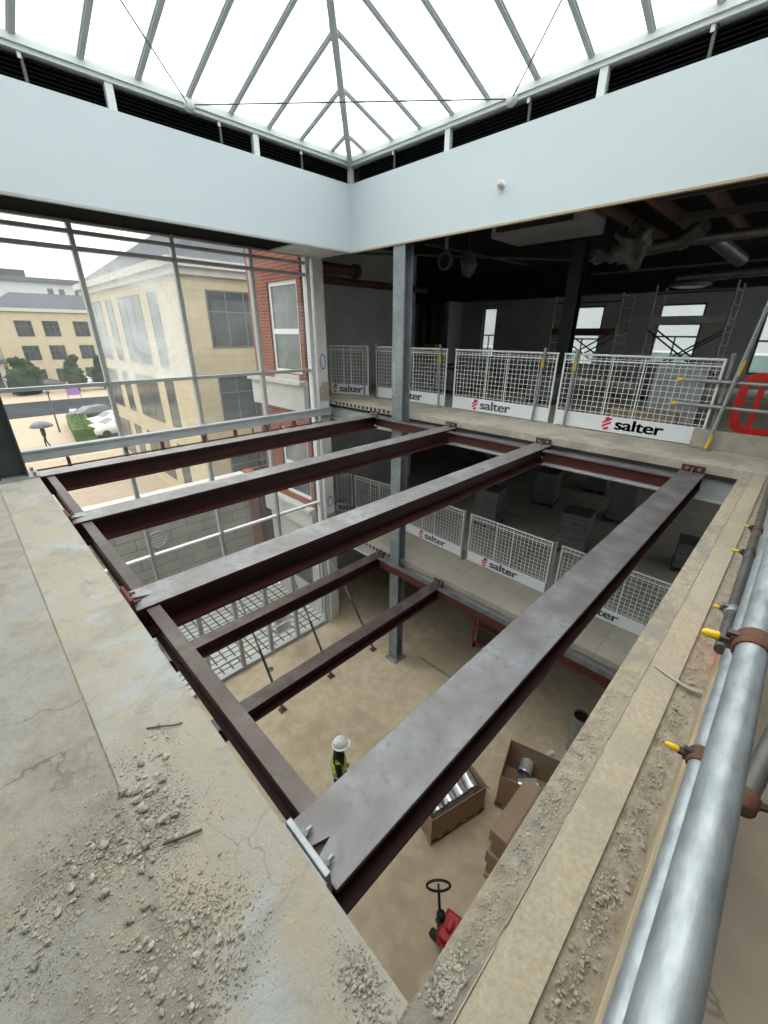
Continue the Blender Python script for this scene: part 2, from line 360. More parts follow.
uneven(.003, 6.37, -.11, .0345, -.014, .12, M['rough_deep'], 420, 12, .011, 16)
floor(.003, 6.37, .157, .166, -.12, -.002, M['rough_deep'])
floor(.003, 6.37, -6, -.11, -.14, -.004, M['walkway'])
# the floor across the void and the lower floors
uneven(6.36, 17.0, -6, 9.7, 0, .11, M['slab_far'], 60, 90, .006, 2)
floor(10.95, 17.0, 9.7, 14.4, -.11, 0, M['slab_far'])
floor(6.29, 17.0, -6, 9.7, Z1-.13, Z1, M['slab_low'])
floor(10.95, 17.0, 9.7, 14.4, Z1-.13, Z1+.004, M['screed_tile'])
floor(7.7, 17.0, -6, 9.7, Z1, Z1+.004, M['screed_tile'])
floor(-6.5, .2, -6, 8.0, Z1-.2, Z1, M['slab_low'])
floor(.2, 6.29, -6, .05, Z1-.2, Z1, M['slab_low'])
floor(-6.5, 17.0, -6, 8.26, Z0-.25, Z0, M['ground'])
floor(6.35, 17.0, 8.26, 9.7, Z0-.25, Z0, M['ground'])
floor(10.95, 17.0, 9.7, 14.4, Z0-.25, Z0, M['ground'])
B(6.66, 6.70, 4.05, 5.25, Z0, Z0+.02).build('trim_1', M['galv_dull'], None, 'structure')

# ceilings and roof round the skylight
fx, fy = 6.1, 6.97
B(6.24, 17.0, -6, 9.7, 3.66, 4.3).build('ceiling', M['underside'], None, 'structure')
B(10.95, 17.0, 9.7, 14.4, 3.66, 4.3).build('ceiling', M['underside'], None, 'structure')
B(-6.5, 6.24, 7.12, 8.34, 2.97, 4.3).build('ceiling', M['soffit_black'], None, 'structure')
B(-6.5, 6.24, -6, -.76, 2.97, 4.3).build('ceiling', M['fascia'], None, 'structure')
B(-6.5, -1.64, -.76, 7.12, 2.97, 4.3).build('ceiling', M['fascia'], None, 'structure')
B(6.36, 17.0, -6, 9.7, -.16, -.11).build('ceiling', M['underside'], None, 'structure')
B(10.95, 17.0, 9.7, 14.4, -.16, -.11).build('ceiling', M['underside'], None, 'structure')
B(6.50, 17.0, -6, 9.7, Z1-.2, Z1-.135).build('ceiling', M['underside'], None, 'structure')
B(5.0, 6.22, 7.12, 8.15, 2.945, 2.97).build('ceiling', M['wall_white'], None, 'structure')
# outer walls out of sight, so that the light only enters where the building is open
B(-6.7, -6.5, -6, 8.3, Z0, 4.3).build('wall_back', M['wall_white'], None, 'structure')
b = MB()
xs = [-6.7, 6.8, 9.9, 10.1, 13.3, 13.5, 16.7, 17.0]
for i in range(len(xs)-1):
    if i % 2 == 0: b.box(xs[i], xs[i+1], -6.2, -6, Z0, 4.3)
    else:
        for q0, q1 in ((Z0, Z0+.6), (Z0+2.7, Z1+.3), (Z1+3.0, .5), (3.0, 4.3)): b.box(xs[i], xs[i+1], -6.2, -6, q0, q1)  # openings added out of view to let daylight brighten the far rooms
b.build('wall_near', M['wall_grey'], None, 'structure')
for i in (1, 3, 5):
    for q0, q1 in ((Z0+.6, Z0+2.7), (Z1+.3, Z1+3.0), (.5, 3.0)):
        w = B(xs[i], xs[i+1], -6.11, -6.1, q0, q1).build('window_7', M['glass'], None, 'structure')  # panes of the added, unseen openings

# fascia upstands below the skylight
wl = B(-1.64, fx, fy, fy+.14, 2.93, 3.98).build('wall_left', M['fascia'], None, 'structure')
wr = B(fx, fx+.14, -6, fy+.14, 2.93, 3.98).build('wall_right', M['fascia'], None, 'structure')
B(-1.64, -1.5, -.76, fy, 2.93, 3.98).build('wall_back', M['fascia'], None, 'structure')
B(-1.5, fx, -.76, -.63, 2.93, 3.98).build('wall_near', M['fascia'], None, 'structure')
t = MB(); t.box(fx-.012, fx+.05, -6, fy, 2.905, 2.93); t.build('trim_2', M['timber'], None, 'structure')
t = MB(); t.box(-1.64, fx-.013, fy-.012, fy+.05, 2.90, 2.93); t.build('trim_3', M['alu'], None, 'structure')

# skylight: ring beam, posts, louvres, hip, rafters, panes
sky = struct('window_1')
def part(mb, name, m, parent, **k): return mb.build(name, M[m] if isinstance(m, str) else m, parent, **k)
RZ0, RZ1 = 4.235, 4.385
xa, ya = -1.5, -.63
for (x0, x1, y0, y1) in ((xa-.14, fx+.14, fy-.01, fy+.14), (fx-.01, fx+.14, ya-.14, fy-.011), (xa-.14, fx+.14, ya-.14, ya), (xa-.14, xa, ya+.001, fy-.011)):
    b = B(x0, x1, y0, y1, RZ0, RZ1); part(b, 'ring_beam', 'ring', sky, bevel=.008)
b = MB(); b.box(xa, fx-.011, fy-.035, fy-.0101, RZ0+.05, RZ1-.03); part(b, 'ring_lip', 'ring', sky)
b = MB(); b.box(fx-.035, fx-.0101, ya, fy-.036, RZ0+.05, RZ1-.03); part(b, 'ring_lip', 'ring', sky)
for x in (-.15, 2.29, 4.23): part(B(x-.045, x+.045, fy+.005, fy+.09, 3.98, RZ0), 'post', 'ring', sky)
for y in (4.8, 2.63, .46): part(B(fx+.005, fx+.09, y-.045, y+.045, 3.98, RZ0), 'post', 'ring', sky)
part(B(fx+.003, fx+.09, fy+.003, fy+.09, 3.98, RZ0), 'post', 'ring', sky)
# louvre bays: dark slats with a mid bracket
def bay_left(x0, x1, mid):
    b = MB(); b.box(x0, x1, fy+.125, fy+.138, 3.98, RZ0)
    for k in range(6):
        z = 3.995 + k*.042
        b.obox(((x0+x1)/2, fy+.085, z), ((x1-x0)/2, 0, 0), (0, .03, .014), (0, -.0015, .003))
    o = part(b, 'louvre', 'louvre', sky)
    part(B(mid-.016, mid+.016, fy+.03, fy+.06, 3.98, RZ0), 'louvre_bracket', 'bolt_dark', o)
    part(B(mid-.035, mid+.0, fy+.01, fy+.029, RZ0-.055, RZ0-.001), 'bracket_cap', 'ring', o)
def bay_right(y0, y1, mid):
    b = MB(); b.box(fx+.125, fx+.138, y0, y1, 3.98, RZ0)
    for k in range(6):
        z = 3.995 + k*.042
        b.obox((fx+.085, (y0+y1)/2, z), (0, (y1-y0)/2, 0), (.03, 0, .014), (-.0015, 0, .003))
    o = part(b, 'louvre', 'louvre', sky)
    part(B(fx+.03, fx+.06, mid-.016, mid+.016, 3.98, RZ0), 'louvre_bracket', 'bolt_dark', o)
    part(B(fx+.01, fx+.029, mid, mid+.035, RZ0-.055, RZ0-.001), 'bracket_cap', 'ring', o)
bay_left(-1.5, -.2, -.8); bay_left(-.1, 2.24, 1.47); bay_left(2.34, 4.18, 3.68); bay_left(4.28, 6.0, 5.07)
bay_right(4.85, 6.86, 5.9); bay_right(2.68, 4.75, 3.52); bay_right(.51, 2.58, 1.62); bay_right(-.6, .41, -.2)
# roof slopes
SL = .315
cx, cy = (xa+fx)/2, (ya+fy)/2
apex = Vector((cx, cy, RZ1 + SL*(fx-cx)))
cor = [Vector((fx, fy, RZ1)), Vector((fx, ya, RZ1)), Vector((xa, ya, RZ1)), Vector((xa, fy, RZ1))]
def rafter(p0, p1, w=.08, h=.08, name='rafter'):
    p0 = Vector(p0); p1 = Vector(p1); b = MB(); up = Vector((0, 0, 1))
    b.beam(p0, p1, w, h)
    b.beam(p0 + Vector((0, 0, -h/2-.008)), p1 + Vector((0, 0, -h/2-.008)), w*.6, .016)
    return part(b, name, 'rafter', sky)
for c in cor:
    b = MB(); d = Vector((0, 0, -.05)); b.beam(c+d, apex+d, .085, .12); b.beam(c+d+Vector((0, 0, -.07)), apex+d+Vector((0, 0, -.07)), .05, .02)
    part(b, 'hip_rafter', 'rafter', sky)
offs = [[.43, 1.06, 1.65, 2.26, 2.86, 3.47, 4.07, 4.68, 5.29, 5.9, 6.5, 7.1], [.42, 1.07, 1.67, 2.27, 2.86, 3.55, 4.19, 4.79, 5.37, 5.96, 6.55, 7.15]]
for side in range(4):
    for q in offs[side % 2]:
        rise = min(q, 2*(fx-cx)-q)
        if side == 0: p0 = (fx-q, fy, RZ1); p1 = (fx-q, fy-rise, RZ1+SL*rise)
        elif side == 1: p0 = (fx, fy-q, RZ1); p1 = (fx-rise, fy-q, RZ1+SL*rise)
        elif side == 2: p0 = (fx-q, ya, RZ1); p1 = (fx-q, ya+rise, RZ1+SL*rise)
        else: p0 = (xa, fy-q, RZ1); p1 = (xa+rise, fy-q, RZ1+SL*rise)
        rafter(p0, p1)
up = Vector((0, 0, .05))
for i in range(4):
    a, c = cor[i]+up, cor[(i+1) % 4]+up
    b = MB(); t_ = Vector((0, 0, .012)); b.add([a, c, apex+up, a+t_, c+t_, apex+up+t_], [(0, 1, 2), (5, 4, 3), (0, 3, 4, 1), (1, 4, 5, 2), (2, 5, 3, 0)])
    part(b, 'glass_pane', 'skyglass', sky)
# tie rods across the corner of the skylight, with their brackets on the ring
def rod(label, p0, p1):
    return tag(MB().tube([p0, p1], .008, 8).build('tie_rod', M['bolt_dark']), label, 'tie rod')
nL = Vector((3.24, fy-.02, 4.29)); nR = Vector((fx-.02, 3.76, 4.27))
rod('thin steel tie rod crossing the skylight corner between both white ring brackets', nL+Vector((.045, -.03, 0)), nR+Vector((-.03, .045, 0)))
rod('thin steel tie rod rising left from the bracket on the left ring beam', nL+Vector((-.04, -.04, 0)), (1.15, 4.72, 4.62))
rod('thin steel tie rod rising right from the bracket on the right ring beam', nR+Vector((-.04, -.04, 0)), (4.0, 1.5, 4.64))
for n_, ax, lab in ((nL, 1, 'round white tie rod bracket on the left ring beam'), (nR, 0, 'round white tie rod bracket on the right ring beam')):
    b = MB(); e = Vector((0, -1, 0)) if ax == 1 else Vector((-1, 0, 0))
    b.tube([n_ - e*.012, n_ + e*.05], [.085, .055], 20); b.tube([n_ + e*.05, n_ + e*.065], [.055, .02], 20)
    tag(b.build('tie_rod_bracket', M['ring']), lab, 'bracket')
# small sensor on the right fascia
t = thing('fascia_sensor', 'small white round sensor fixed to the right fascia', 'sensor', (fx, 3.79, 3.36))
b = MB().tube([(fx, 3.79, 3.38), (fx-.03, 3.79, 3.38)], .05, 18); part(b, 'base', 'white_paint', t)
b = MB().sphere((fx-.055, 3.79, 3.375), .042); part(b, 'head', 'stone_pale', t)

# ------------------------------------------------------------------ curtain wall (window_2)
GY = 8.2
cw = struct('window_2')
mx_ = [-3.9, -2.48, -1.07, .345, 1.76, 3.17, 4.58]
XR = 5.86
for x in mx_:
    b = MB(); b.box(x-.03, x+.03, GY-.06, GY+.06, Z0+2.3, 2.965); b.box(x-.02, x+.02, GY-.085, GY-.061, Z0+2.3, 2.965); part(b, 'mullion', 'mull_dark', cw)
b = MB(); b.box(XR-.05, XR+.05, GY-.08, GY+.06, Z0, 2.965); b.box(XR-.015, XR+.015, GY-.1, GY-.08, Z0, 2.965); part(b, 'mullion', 'mull_white', cw)
for z, w, mm in ((2.95, .03, 'mull_dark'), (2.825, .05, 'mull_dark'), (2.615, .055, 'mull_dark'), (.71, .055, 'alu'), (-2.56, .045, 'mull_white'), (-3.62, .10, 'alu')):
    part(B(-3.9, XR-.051, GY-.05, GY+.05, z-w/2, z+w/2), 'transom', mm, cw)
zs = [Z0+2.35, -3.62, -2.56, -.36, .71, 2.615, 2.825, 2.955]
for i in range(len(mx_)):
    x0 = mx_[i]; x1 = mx_[i+1] if i+1 < len(mx_) else XR
    for j in range(len(zs)-1):
        m = 'dusty' if (i == 4 and j == 4) else 'glass'
        o = part(B(x0+.031, x1-.031, GY-.006, GY+.006, zs[j]+.03, zs[j+1]-.028), 'glass_pane', m, cw)
        if m == 'dusty': o['label'] = 'pane covered with dusty translucent film'
b = MB(); b.box(-.2, XR+.35, GY-.20, GY-.062, -.315, -.15); b.box(-.2, XR+.35, GY-.215, GY-.2, -.18, -.15); b.box(-.2, XR+.35, GY-.215, GY-.2, -.315, -.29)
part(b, 'sill', 'sill', cw)
b = MB(); b.tube([(-.1, GY-.28, -.44), (XR, GY-.28, -.44)], .014, 8)
for x in (.9, 2.3, 3.05, 3.7, 4.4, 5.1): b.box(x-.02, x+.02, GY-.30, GY-.20, -.48, -.3155)
part(b, 'sill_pipe', 'pipe_rust', cw)
# ground-floor glazed doors
dr = struct('door_1')
dx = [-3.9, -2.9, -2.0, -1.07, -.2, .65, 1.5, 2.33, 3.17, 3.98, 4.80, XR-.05]
for x in dx: part(B(x-.045, x+.045, GY-.05, GY+.05, Z0+.11, Z0+2.24), 'door_post', 'alu', dr)
part(B(-3.9, XR-.05, GY-.06, GY+.06, Z0+2.24, Z0+2.35), 'door_head', 'alu', dr)
part(B(-3.9, XR-.05, GY-.06, GY+.06, Z0, Z0+.11), 'threshold', 'alu', dr)
for i in range(len(dx)-1):
    part(B(dx[i]+.046, dx[i+1]-.046, GY-.006, GY+.006, Z0+.115, Z0+2.235), 'glass_pane', 'glass', dr)
    if i in (6, 7): part(B(dx[i]+.046, dx[i+1]-.046, GY-.03, GY+.03, Z0+.45, Z0+.50), 'push_rail', 'alu', dr)
nt_ = thing('paper_notice', 'two white printed notices taped inside the ground floor glazed door', 'notice', (4.38, GY-.012, Z0+.5))
for z in (Z0+.45, Z0+.78):
    s_ = part(B(4.16, 4.60, GY-.012, GY-.007, z, z+.3), 'sheet', 'paper', nt_)
    b = MB()
    for k, w in enumerate((.30, .22, .34, .28, .18)): b.box(4.20, 4.20+w, GY-.0135, GY-.0121, z+.24-k*.045, z+.262-k*.045)
    part(b, 'print', 'blue_ink', s_)

# corner pier beside the glazing, back walls of the far floor
pier = MB()
for k in range(3):
    pass
pr = B(6.0, 6.27, GY-.06, GY+.3, Z0, 2.93).build('wall_corner', M['wall_white'], None, 'structure')
b = MB().tube([(6.0+.14+.075*math.cos(a), GY-.063, .88+.16*math.sin(a)) for a in [R(d) for d in range(0, 361, 15)]], .012, 6)
part(b, 'marker_ring', 'blue', pr)
b = MB().tube([(6.0+.14+.075*math.cos(a), GY-.063, -2.62+.14*math.sin(a)) for a in [R(d) for d in range(0, 361, 15)]], .012, 6)
part(b, 'marker_ring', 'blue', pr)
b = MB().box(6.0, 6.275, GY-.075, GY-.06, .0, .32).box(6.08, 6.275, GY-.075, GY-.06, .32, .42); part(b, 'broken_brick', 'ply', pr)
b = MB().box(6.0, 6.275, GY-.075, GY-.06, Z1, Z1+.45); part(b, 'broken_brick', 'ply', pr)
B(6.28, 6.36, GY+.1, 9.7, Z0, 3.66).build('wall_corner', M['wall_white'], None, 'structure')
B(6.36, 10.9, 9.62, 9.75, Z0, 3.66).build('wall_side', M['wall_grey'], None, 'structure')
B(10.9, 11.05, 9.62, 14.4, Z0, 3.66).build('wall_side', M['wall_grey'], None, 'structure')
B(11.05, 17.1, 14.3, 14.45, Z0, 3.66).build('wall_side', M['wall_grey'], None, 'structure')
# far wall with window openings
def wall_holes(x0, x1, y0, y1, z0, z1, holes, name, m):
    b = MB(); ys = sorted(set([y0, y1] + [h[i] for h in holes for i in (0, 1)]))
    for a, c in zip(ys[:-1], ys[1:]):
        mid = (a+c)/2; h = [h for h in holes if h[0] < mid < h[1]]
        if h: b.box(x0, x1, a, c, z0, h[0][2]); b.box(x0, x1, a, c, h[0][3], z1)
        else: b.box(x0, x1, a, c, z0, z1)
    return b.build(name, m, None, 'structure')
holes = [(.1, 1.45, .4, 2.25), (2.68, 3.95, .5, 2.37), (5.55, 6.75, .4, 2.40), (9.3, 10.2, .5, 2.45)]
holes = [(.1, 1.45, .4, 2.2), (2.88, 4.15, .5, 2.40), (5.85, 7.10, .4, 2.42), (10.15, 10.8, .5, 2.5)]
wall_holes(16.9, 17.1, -6, 14.4, -.1, 3.66, holes, 'wall_far', M['wall_grey'])
wall_holes(16.9, 17.1, -6, 14.4, Z1-.2, -.16, [(-5.6, -1.4, Z1+.4, Z1+2.9)], 'wall_far', M['wall_grey'])
B(16.97, 16.98, -5.6, -1.4, Z1+.4, Z1+2.9).build('window_8', M['glass'], None, 'structure')  # unseen opening added in the far wall to lighten the first floor
B(16.9, 17.1, -6, 14.4, Z0, Z1-.2).build('wall_far', M['wall_grey'], None, 'structure')
for i, (a, c, z0, z1) in enumerate(holes):
    w = struct('window_%d' % (3+i))
    b = MB(); b.box(16.95, 17.0, a, a+.06, z0, z1).box(16.95, 17.0, c-.06, c, z0, z1).box(16.95, 17.0, a+.06, c-.06, z0, z0+.06).box(16.95, 17.0, a+.06, c-.06, z1-.06, z1)
    b.box(16.955, 16.995, a+.06, c-.06, z0+.9, z0+.95); b.box(16.955, 16.995, (a+c)/2-.02, (a+c)/2+.02, z0+.06, z0+.9)
    part(b, 'window_frame', 'win_frame', w)
    part(B(16.97, 16.98, a+.06, c-.06, z0+.06, z1-.06), 'glass_pane', 'glass', w)
# dark bulkhead above the far wall
B(16.2, 16.9, -6, 14.3, 2.75, 3.66).build('ceiling', M['underside'], None, 'structure')
# service recess between the side wall and the far wall
B(15.9, 16.9, 11.9, 12.1, .01, 2.75).build('wall_recess', M['wall_grey'], None, 'structure')

# ------------------------------------------------------------------ structural steel
def edge_plate(parent, x, sgn, yc, zt, m, near=True, w=.2, h=.2):
    """end plate at x (thickness towards sgn), bolts on its inner face"""
    pass
def beam(label, x0, x1, yc, w, zt, h, top, body, v_cut=True, near_plate='zinc', group=None, n=.12, nw=.045):
    t = thing('steel_beam', label, 'steel beam', ((x0+x1)/2, yc, zt-h), group)
    tf = .022; a, c = yc-w/2, yc+w/2
    b = MB()
    b.box(x0, x1, yc-.008, yc+.008, zt-h+tf, zt-tf)
    b.box(x0, x1, a, c, zt-h, zt-h+tf)
    o = part(b, 'web_and_bottom_flange', body, t)
    # top flange; near-end V cut imitates a stiffener's shadow on the wide beam
    if v_cut: poly = [(x0, a), (x1, a), (x1, c), (x0, c), (x0, yc+nw), (x0+n, yc), (x0, yc-nw)]
    else: poly = [(x0, a), (x1, a), (x1, c), (x0, c)]
    b = MB()
    if v_cut:
        b.prism([(x0, a), (x1, a), (x1, yc), (x0+n, yc), (x0, yc-nw)], 2, zt-tf, zt)
        b.prism([(x0+n, yc), (x1, yc), (x1, c), (x0, c), (x0, yc+nw)], 2, zt-tf, zt)
    else: b.prism(poly, 2, zt-tf, zt)
    part(b, 'top_flange', top, t)
    # red lip along the flange edges
    b = MB(); b.box(x0, x1, a-.0015, a, zt-tf, zt-.002).box(x0, x1, c, c+.0015, zt-tf, zt-.002); part(b, 'flange_edge', body, t)
    # near end: end plate and bolts
    pw = w*.84
    b = MB(); b.box(x0-.022, x0-.0005, yc-pw/2, yc+pw/2, zt-h+.02, zt+.07); p = part(b, 'end_plate', near_plate, t, bevel=.003)
    b = MB(); b.box(x0-.038, x0-.0225, yc-pw/2-.01, yc+pw/2+.01, zt-h+.02, zt+.055); part(b, 'packing_plate', near_plate, t, bevel=.003)
    for sy in (-1, 1):
        b = MB(); y = yc + sy*.06; b.tube([(x0, y, zt+.02), (x0+.022, y, zt+.02)], .017, 6, smooth=False); b.tube([(x0+.022, y, zt+.02), (x0+.045, y, zt+.02)], .009, 8)
        part(b, 'bolt', near_plate, p)
    # far end: oxide cleat standing above the flange, two bolts and the fin
    b = MB(); b.box(x1+.0005, x1+.016, yc-.125, yc+.125, zt-.2, zt+.085); p = part(b, 'end_cleat', 'oxide_red', t)
    b = MB(); b.box(x1-.10, x1, yc-.006, yc+.006, zt, zt+.055); part(b, 'fin', 'zinc', p)
    for sy in (-1, 1):
        b = MB(); y = yc + sy*.065; b.tube([(x1, y, zt+.045), (x1-.02, y, zt+.045)], .021, 6, smooth=False); part(b, 'bolt', 'zinc', p)
    return t
XB0, XB1 = .40, 6.27
bm = [
 ('wide steel beam nearest the right slab with mottled grey top flange and zinc end plate', .725, .265, 'flange', 'zinc', .392, .215, .08, .026),
 ('second steel beam from the right slab with blotchy grey top, below the wide one', 2.70, .265, 'flange_pale', 'oxide_red', .395, .245, .12, .045),
 ('third steel beam from the right slab with pale grey top, towards the glazing', 4.49, .265, 'flange_pale', 'oxide_red', .385, .245, .12, .045),
 ('steel beam closest to the window glazing, pale top and red sides', 6.33, .25, 'flange_pale', 'oxide_red', .30, .245, 0, 0)]
for lab, yc, w, top, npl, x0, h, n, nw in bm: beam(lab, x0, XB1 if yc < 6 else 6.05, yc, w, -.10, h, top, 'oxide', n > 0, npl, None, n, nw)
lowb = [('lower level steel beam running to the foot of the blue grey column', 6.30, .26), ('lower level steel beam farther from the glazing, over the bare ground floor', 4.47, .24)]
for lab, yc, w in lowb: beam(lab, XB0, 6.19, yc, w, -3.5, .28, 'flange_brown', 'oxide', False, 'oxide_red')
# trimmer channels: left side of the void and below the far slab
def channel_y(name, label, x0, x1, y0, y1, zt, h, top, body, open_left=True):
    t = thing(name, label, 'steel trimmer', ((x0+x1)/2, (y0+y1)/2, zt-h))
    b = MB(); xm = (x0+x1)/2
    b.box(xm-.006, xm+.006, y0, y1, zt-h+.014, zt-.014); b.box(xm-.03, x1, y0, y1, zt-h, zt-h+.014); part(b, 'web_and_bottom_flange', body, t)
    b = MB(); b.box(x0, x1, y0, y1, zt-.014, zt); part(b, 'top_flange', top, t)
segs = [(.862, 2.562, 'longest visible brown steel trimmer beside the left slab, meeting the wide beam'), (2.838, 4.352, 'brown steel trimmer beside the left slab between the second and third beams'), (4.628, 6.20, 'short brown steel trimmer beside the left slab running up to the glazing beam')]
for y0, y1, lab in segs: channel_y('steel_trimmer', lab, .443, .52, y0, y1, -.115, .235, 'flange_brown', 'oxide')
fs_ = [(4.63, 6.20, 'short red oxide trimmer in front of the upright column'), (2.84, 4.35, 'red oxide trimmer below the far slab edge, right of the column'), (.865, 2.56, 'red oxide trimmer below the far slab edge ending at the wide beam')]
for y0, y1, lab in fs_: channel_y('steel_trimmer', lab, 5.95, 6.09, y0, y1, -.125, .17, 'flange', 'oxide_red')
fl_ = [(4.60, 6.16, 'lower level red trimmer passing in front of the column'), (.1, 4.34, 'long lower level red trimmer under the first floor slab edge')]
for y0, y1, lab in fl_: channel_y('steel_trimmer', lab, 5.97, 6.09, y0, y1, -3.5, .22, 'flange', 'oxide_red')
# grey edge beams below the far slab edges
def edge_beam(label, zt, h, x):
    t = thing('edge_beam', label, 'edge beam', (x, 2, zt-h))
    b = MB(); b.box(x, x+.02, -1.5, 9.6, zt-h+.02, zt-.001); part(b, 'web', 'sill', t)
    b = MB(); b.box(x-.07, x+.09, -1.5, 9.6, zt-h, zt-.001-h+.02); part(b, 'bottom_flange', 'sill', t)
edge_beam('pale grey edge beam under the far slab at this level', -.16, .30, 6.40)
edge_beam('pale grey edge beam under the first floor slab', Z1-.13, .28, 6.34)
# row of dark decking mouths at the slab corner
for zc, x in ((-.055, 6.355), (Z1-.06, 6.285)):
    t = thing('decking_strip', 'profiled metal decking edge with dark slots on the %s slab corner' % ('upper' if zc > -1 else 'first floor'), 'decking', (x, 6.9, zc-.05))
    b = MB(); b.box(x-.016, x-.001, 5.95, 8.05, zc-.05, zc+.05); part(b, 'closure', 'ply', t)
    for k in range(15): part(B(x-.018, x-.0155, 6.02+k*.135, 6.085+k*.135, zc-.034, zc+.036), 'slot', 'black', t)
# steel columns (one thing over both floors)
def hcol(label, x0, x1, y0, y1, z0, z1, m, base=True, marks=False):
    t = thing('steel_column', label, 'column', ((x0+x1)/2, (y0+y1)/2, z0))
    tf = .02; ym = (y0+y1)/2; b = MB()
    zz = z0 + (.02 if base else 0)
    b.box(x0, x0+tf, y0, y1, zz, z1); b.box(x1-tf, x1, y0, y1, zz, z1); b.box(x0+tf, x1-tf, ym-.007, ym+.007, zz, z1)
    o = part(b, 'shaft', m, t, bevel=.003)
    if base:
        p = part(B(x0-.09, x1+.09, y0-.06, y1+.06, z0, z0+.02), 'base_plate', 'galv_dull', t)
        for sx in (x0-.05, x1+.05):
            for sy in (y0-.02, y1+.02): part(MB().tube([(sx, sy, z0+.02), (sx, sy, z0+.06)], .016, 6, smooth=False), 'bolt', 'zinc', p)
    if marks:
        random.seed(3); b = MB()
        for k in range(5):
            z = .35 + k*.13; y = ym + .09
            pts = [(x0-.0015, y-.05+random.uniform(-.03, .03), z), (x0-.0015, y+.03, z+.05), (x0-.0015, y-.03, z+.07), (x0-.0015, y+.02, z+.12)]
            b.tube(pts, .004, 5)
        part(b, 'chalk_marks', 'white_paint', t)
    return t
hcol('blue grey steel column rising through all floors at the far side of the void', 6.115, 6.345, 5.60, 5.88, Z0, 2.93, 'col', True, True)
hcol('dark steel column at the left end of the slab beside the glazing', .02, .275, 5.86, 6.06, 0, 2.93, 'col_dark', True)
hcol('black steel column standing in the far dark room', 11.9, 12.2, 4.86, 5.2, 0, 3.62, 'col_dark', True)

# ------------------------------------------------------------------ edge-protection barriers
LET = text_mesh('salter', .24, .0)
_w = max(v.co.x for v in LET.vertices) - min(v.co.x for v in LET.vertices)
for v in LET.vertices: v.co.x *= .69/_w
def let_width(): 
    xs = [v.co.x for v in LET.vertices]; return max(xs) - min(xs)
LW = let_width()
def make_barrier(W, txt_at, label, A, Bp, z, h=1.2, gate=False):
    """panel seen from -x: local x runs left to right in the photo, local -y faces the void"""
    a = math.atan2(Bp[1]-A[1], Bp[0]-A[0])
    t = thing('mesh_barrier', label, 'barrier', (A[0], A[1], z), None, a)
    def P(mb, name, m, parent=t, **k):
        # build in local coordinates
        me = mb.build(name, M[m], None, **k); off = me.location.copy()
        for v in me.data.vertices: v.co += off
        me.location = (0, 0, 0); me.parent = parent; return me
    b = MB(); r = .017
    for x in (r, W-r): b.tube([(x, 0, 0), (x, 0, h-r)], r, 8)
    b.tube([(0, 0, h-r), (W, 0, h-r)], r, 8); b.tube([(r, 0, h-.105), (W-r, 0, h-.105)], .011, 8)
    for x in (W*.36, W*.56): b.tube([(x, 0, .26), (x, 0, h-r)], .010, 8)
    P(b, 'frame', 'white_paint')
    b = MB(); n = int(W/.083); q = .0034
    for i in range(1, n):
        x = W*i/n; b.box(x-q, x+q, -q, q, .255, h-.03)
    k = 0; zz = .30
    while zz < h-.04: b.box(.02, W-.02, -q*.6-q, q*.6-q, zz-q, zz+q); zz += .083
    P(b, 'wire_mesh', 'white_paint')
    tb = P(B(.02, W-.02, -.012, -.005, .012, .265), 'toe_board', 'toe')
    if txt_at is not None:
        o = bpy.data.objects.new('lettering', LET)
        if not LET.materials: LET.materials.append(M['ink'])
        C.objects.link(o); o.parent = tb; o.location = (txt_at+.185, -.0145, .07); o.rotation_euler = (PI/2, 0, 0)
        b = MB(); y0, y1 = -.016, -.013; X = txt_at; Zb = .065
        # slanted bars of the emblem, upper pair shifted right, lower pair shifted left
        def bar(x0, z0, x1, z1, th): b.prism([(X+x0, Zb+z0), (X+x1, Zb+z1), (X+x1, Zb+z1+th), (X+x0, Zb+z0+th)], 1, y0, y1)
        b.prism([(X+.045, Zb+.125), (X+.115, Zb+.165), (X+.085, Zb+.19), (X+.05, Zb+.175), (X+.03, Zb+.15)], 1, y0, y1)
        bar(.005, .070, .135, .145, .036)
        bar(.0, .010, .135, .088, .036)
        b.prism([(X+.02, Zb-.005), (X+.05, Zb-.03), (X+.09, Zb-.02), (X+.11, Zb+.01), (X+.10, Zb+.035)], 1, y0, y1)
        e = P(b, 'emblem', 'logo_red', tb)
    return t
def barrier(A, Bp, z, txt, label):
    return make_barrier(math.hypot(Bp[0]-A[0], Bp[1]-A[1]), txt, label, A, Bp, z)
barrier((7.02, 9.0), (7.42, 7.95), .004, .07, 'narrow white mesh barrier panel nearest the glazing, turned at an angle')
barrier((7.42, 7.66), (7.47, 5.56), .004, .58, 'white mesh barrier panel partly behind the blue grey column')
barrier((7.48, 5.36), (7.42, 3.17), .004, .52, 'white mesh barrier panel right of the column at the far slab edge')
barrier((7.40, 3.06), (7.37, .86), .004, .82, 'white mesh barrier panel at the right end next to the scaffold tubes')
barrier((6.92, 9.2), (7.26, 8.52), Z1+.004, .10, 'narrow mesh barrier panel one floor down in the corner by the pier')
barrier((7.27, 8.42), (7.44, 6.80), Z1+.004, None, 'plain mesh barrier panel one floor down, left of the column')
barrier((7.46, 6.70), (7.36, 4.72), Z1+.004, .62, 'mesh barrier panel one floor down, just right of the column')
barrier((7.36, 4.55), (7.33, 2.62), Z1+.004, .42, 'mesh barrier panel one floor down seen between the two big beams')
barrier((7.33, 2.46), (7.28, .36), Z1+.004, .36, 'mesh barrier panel one floor down, beyond the wide beam by the right slab')
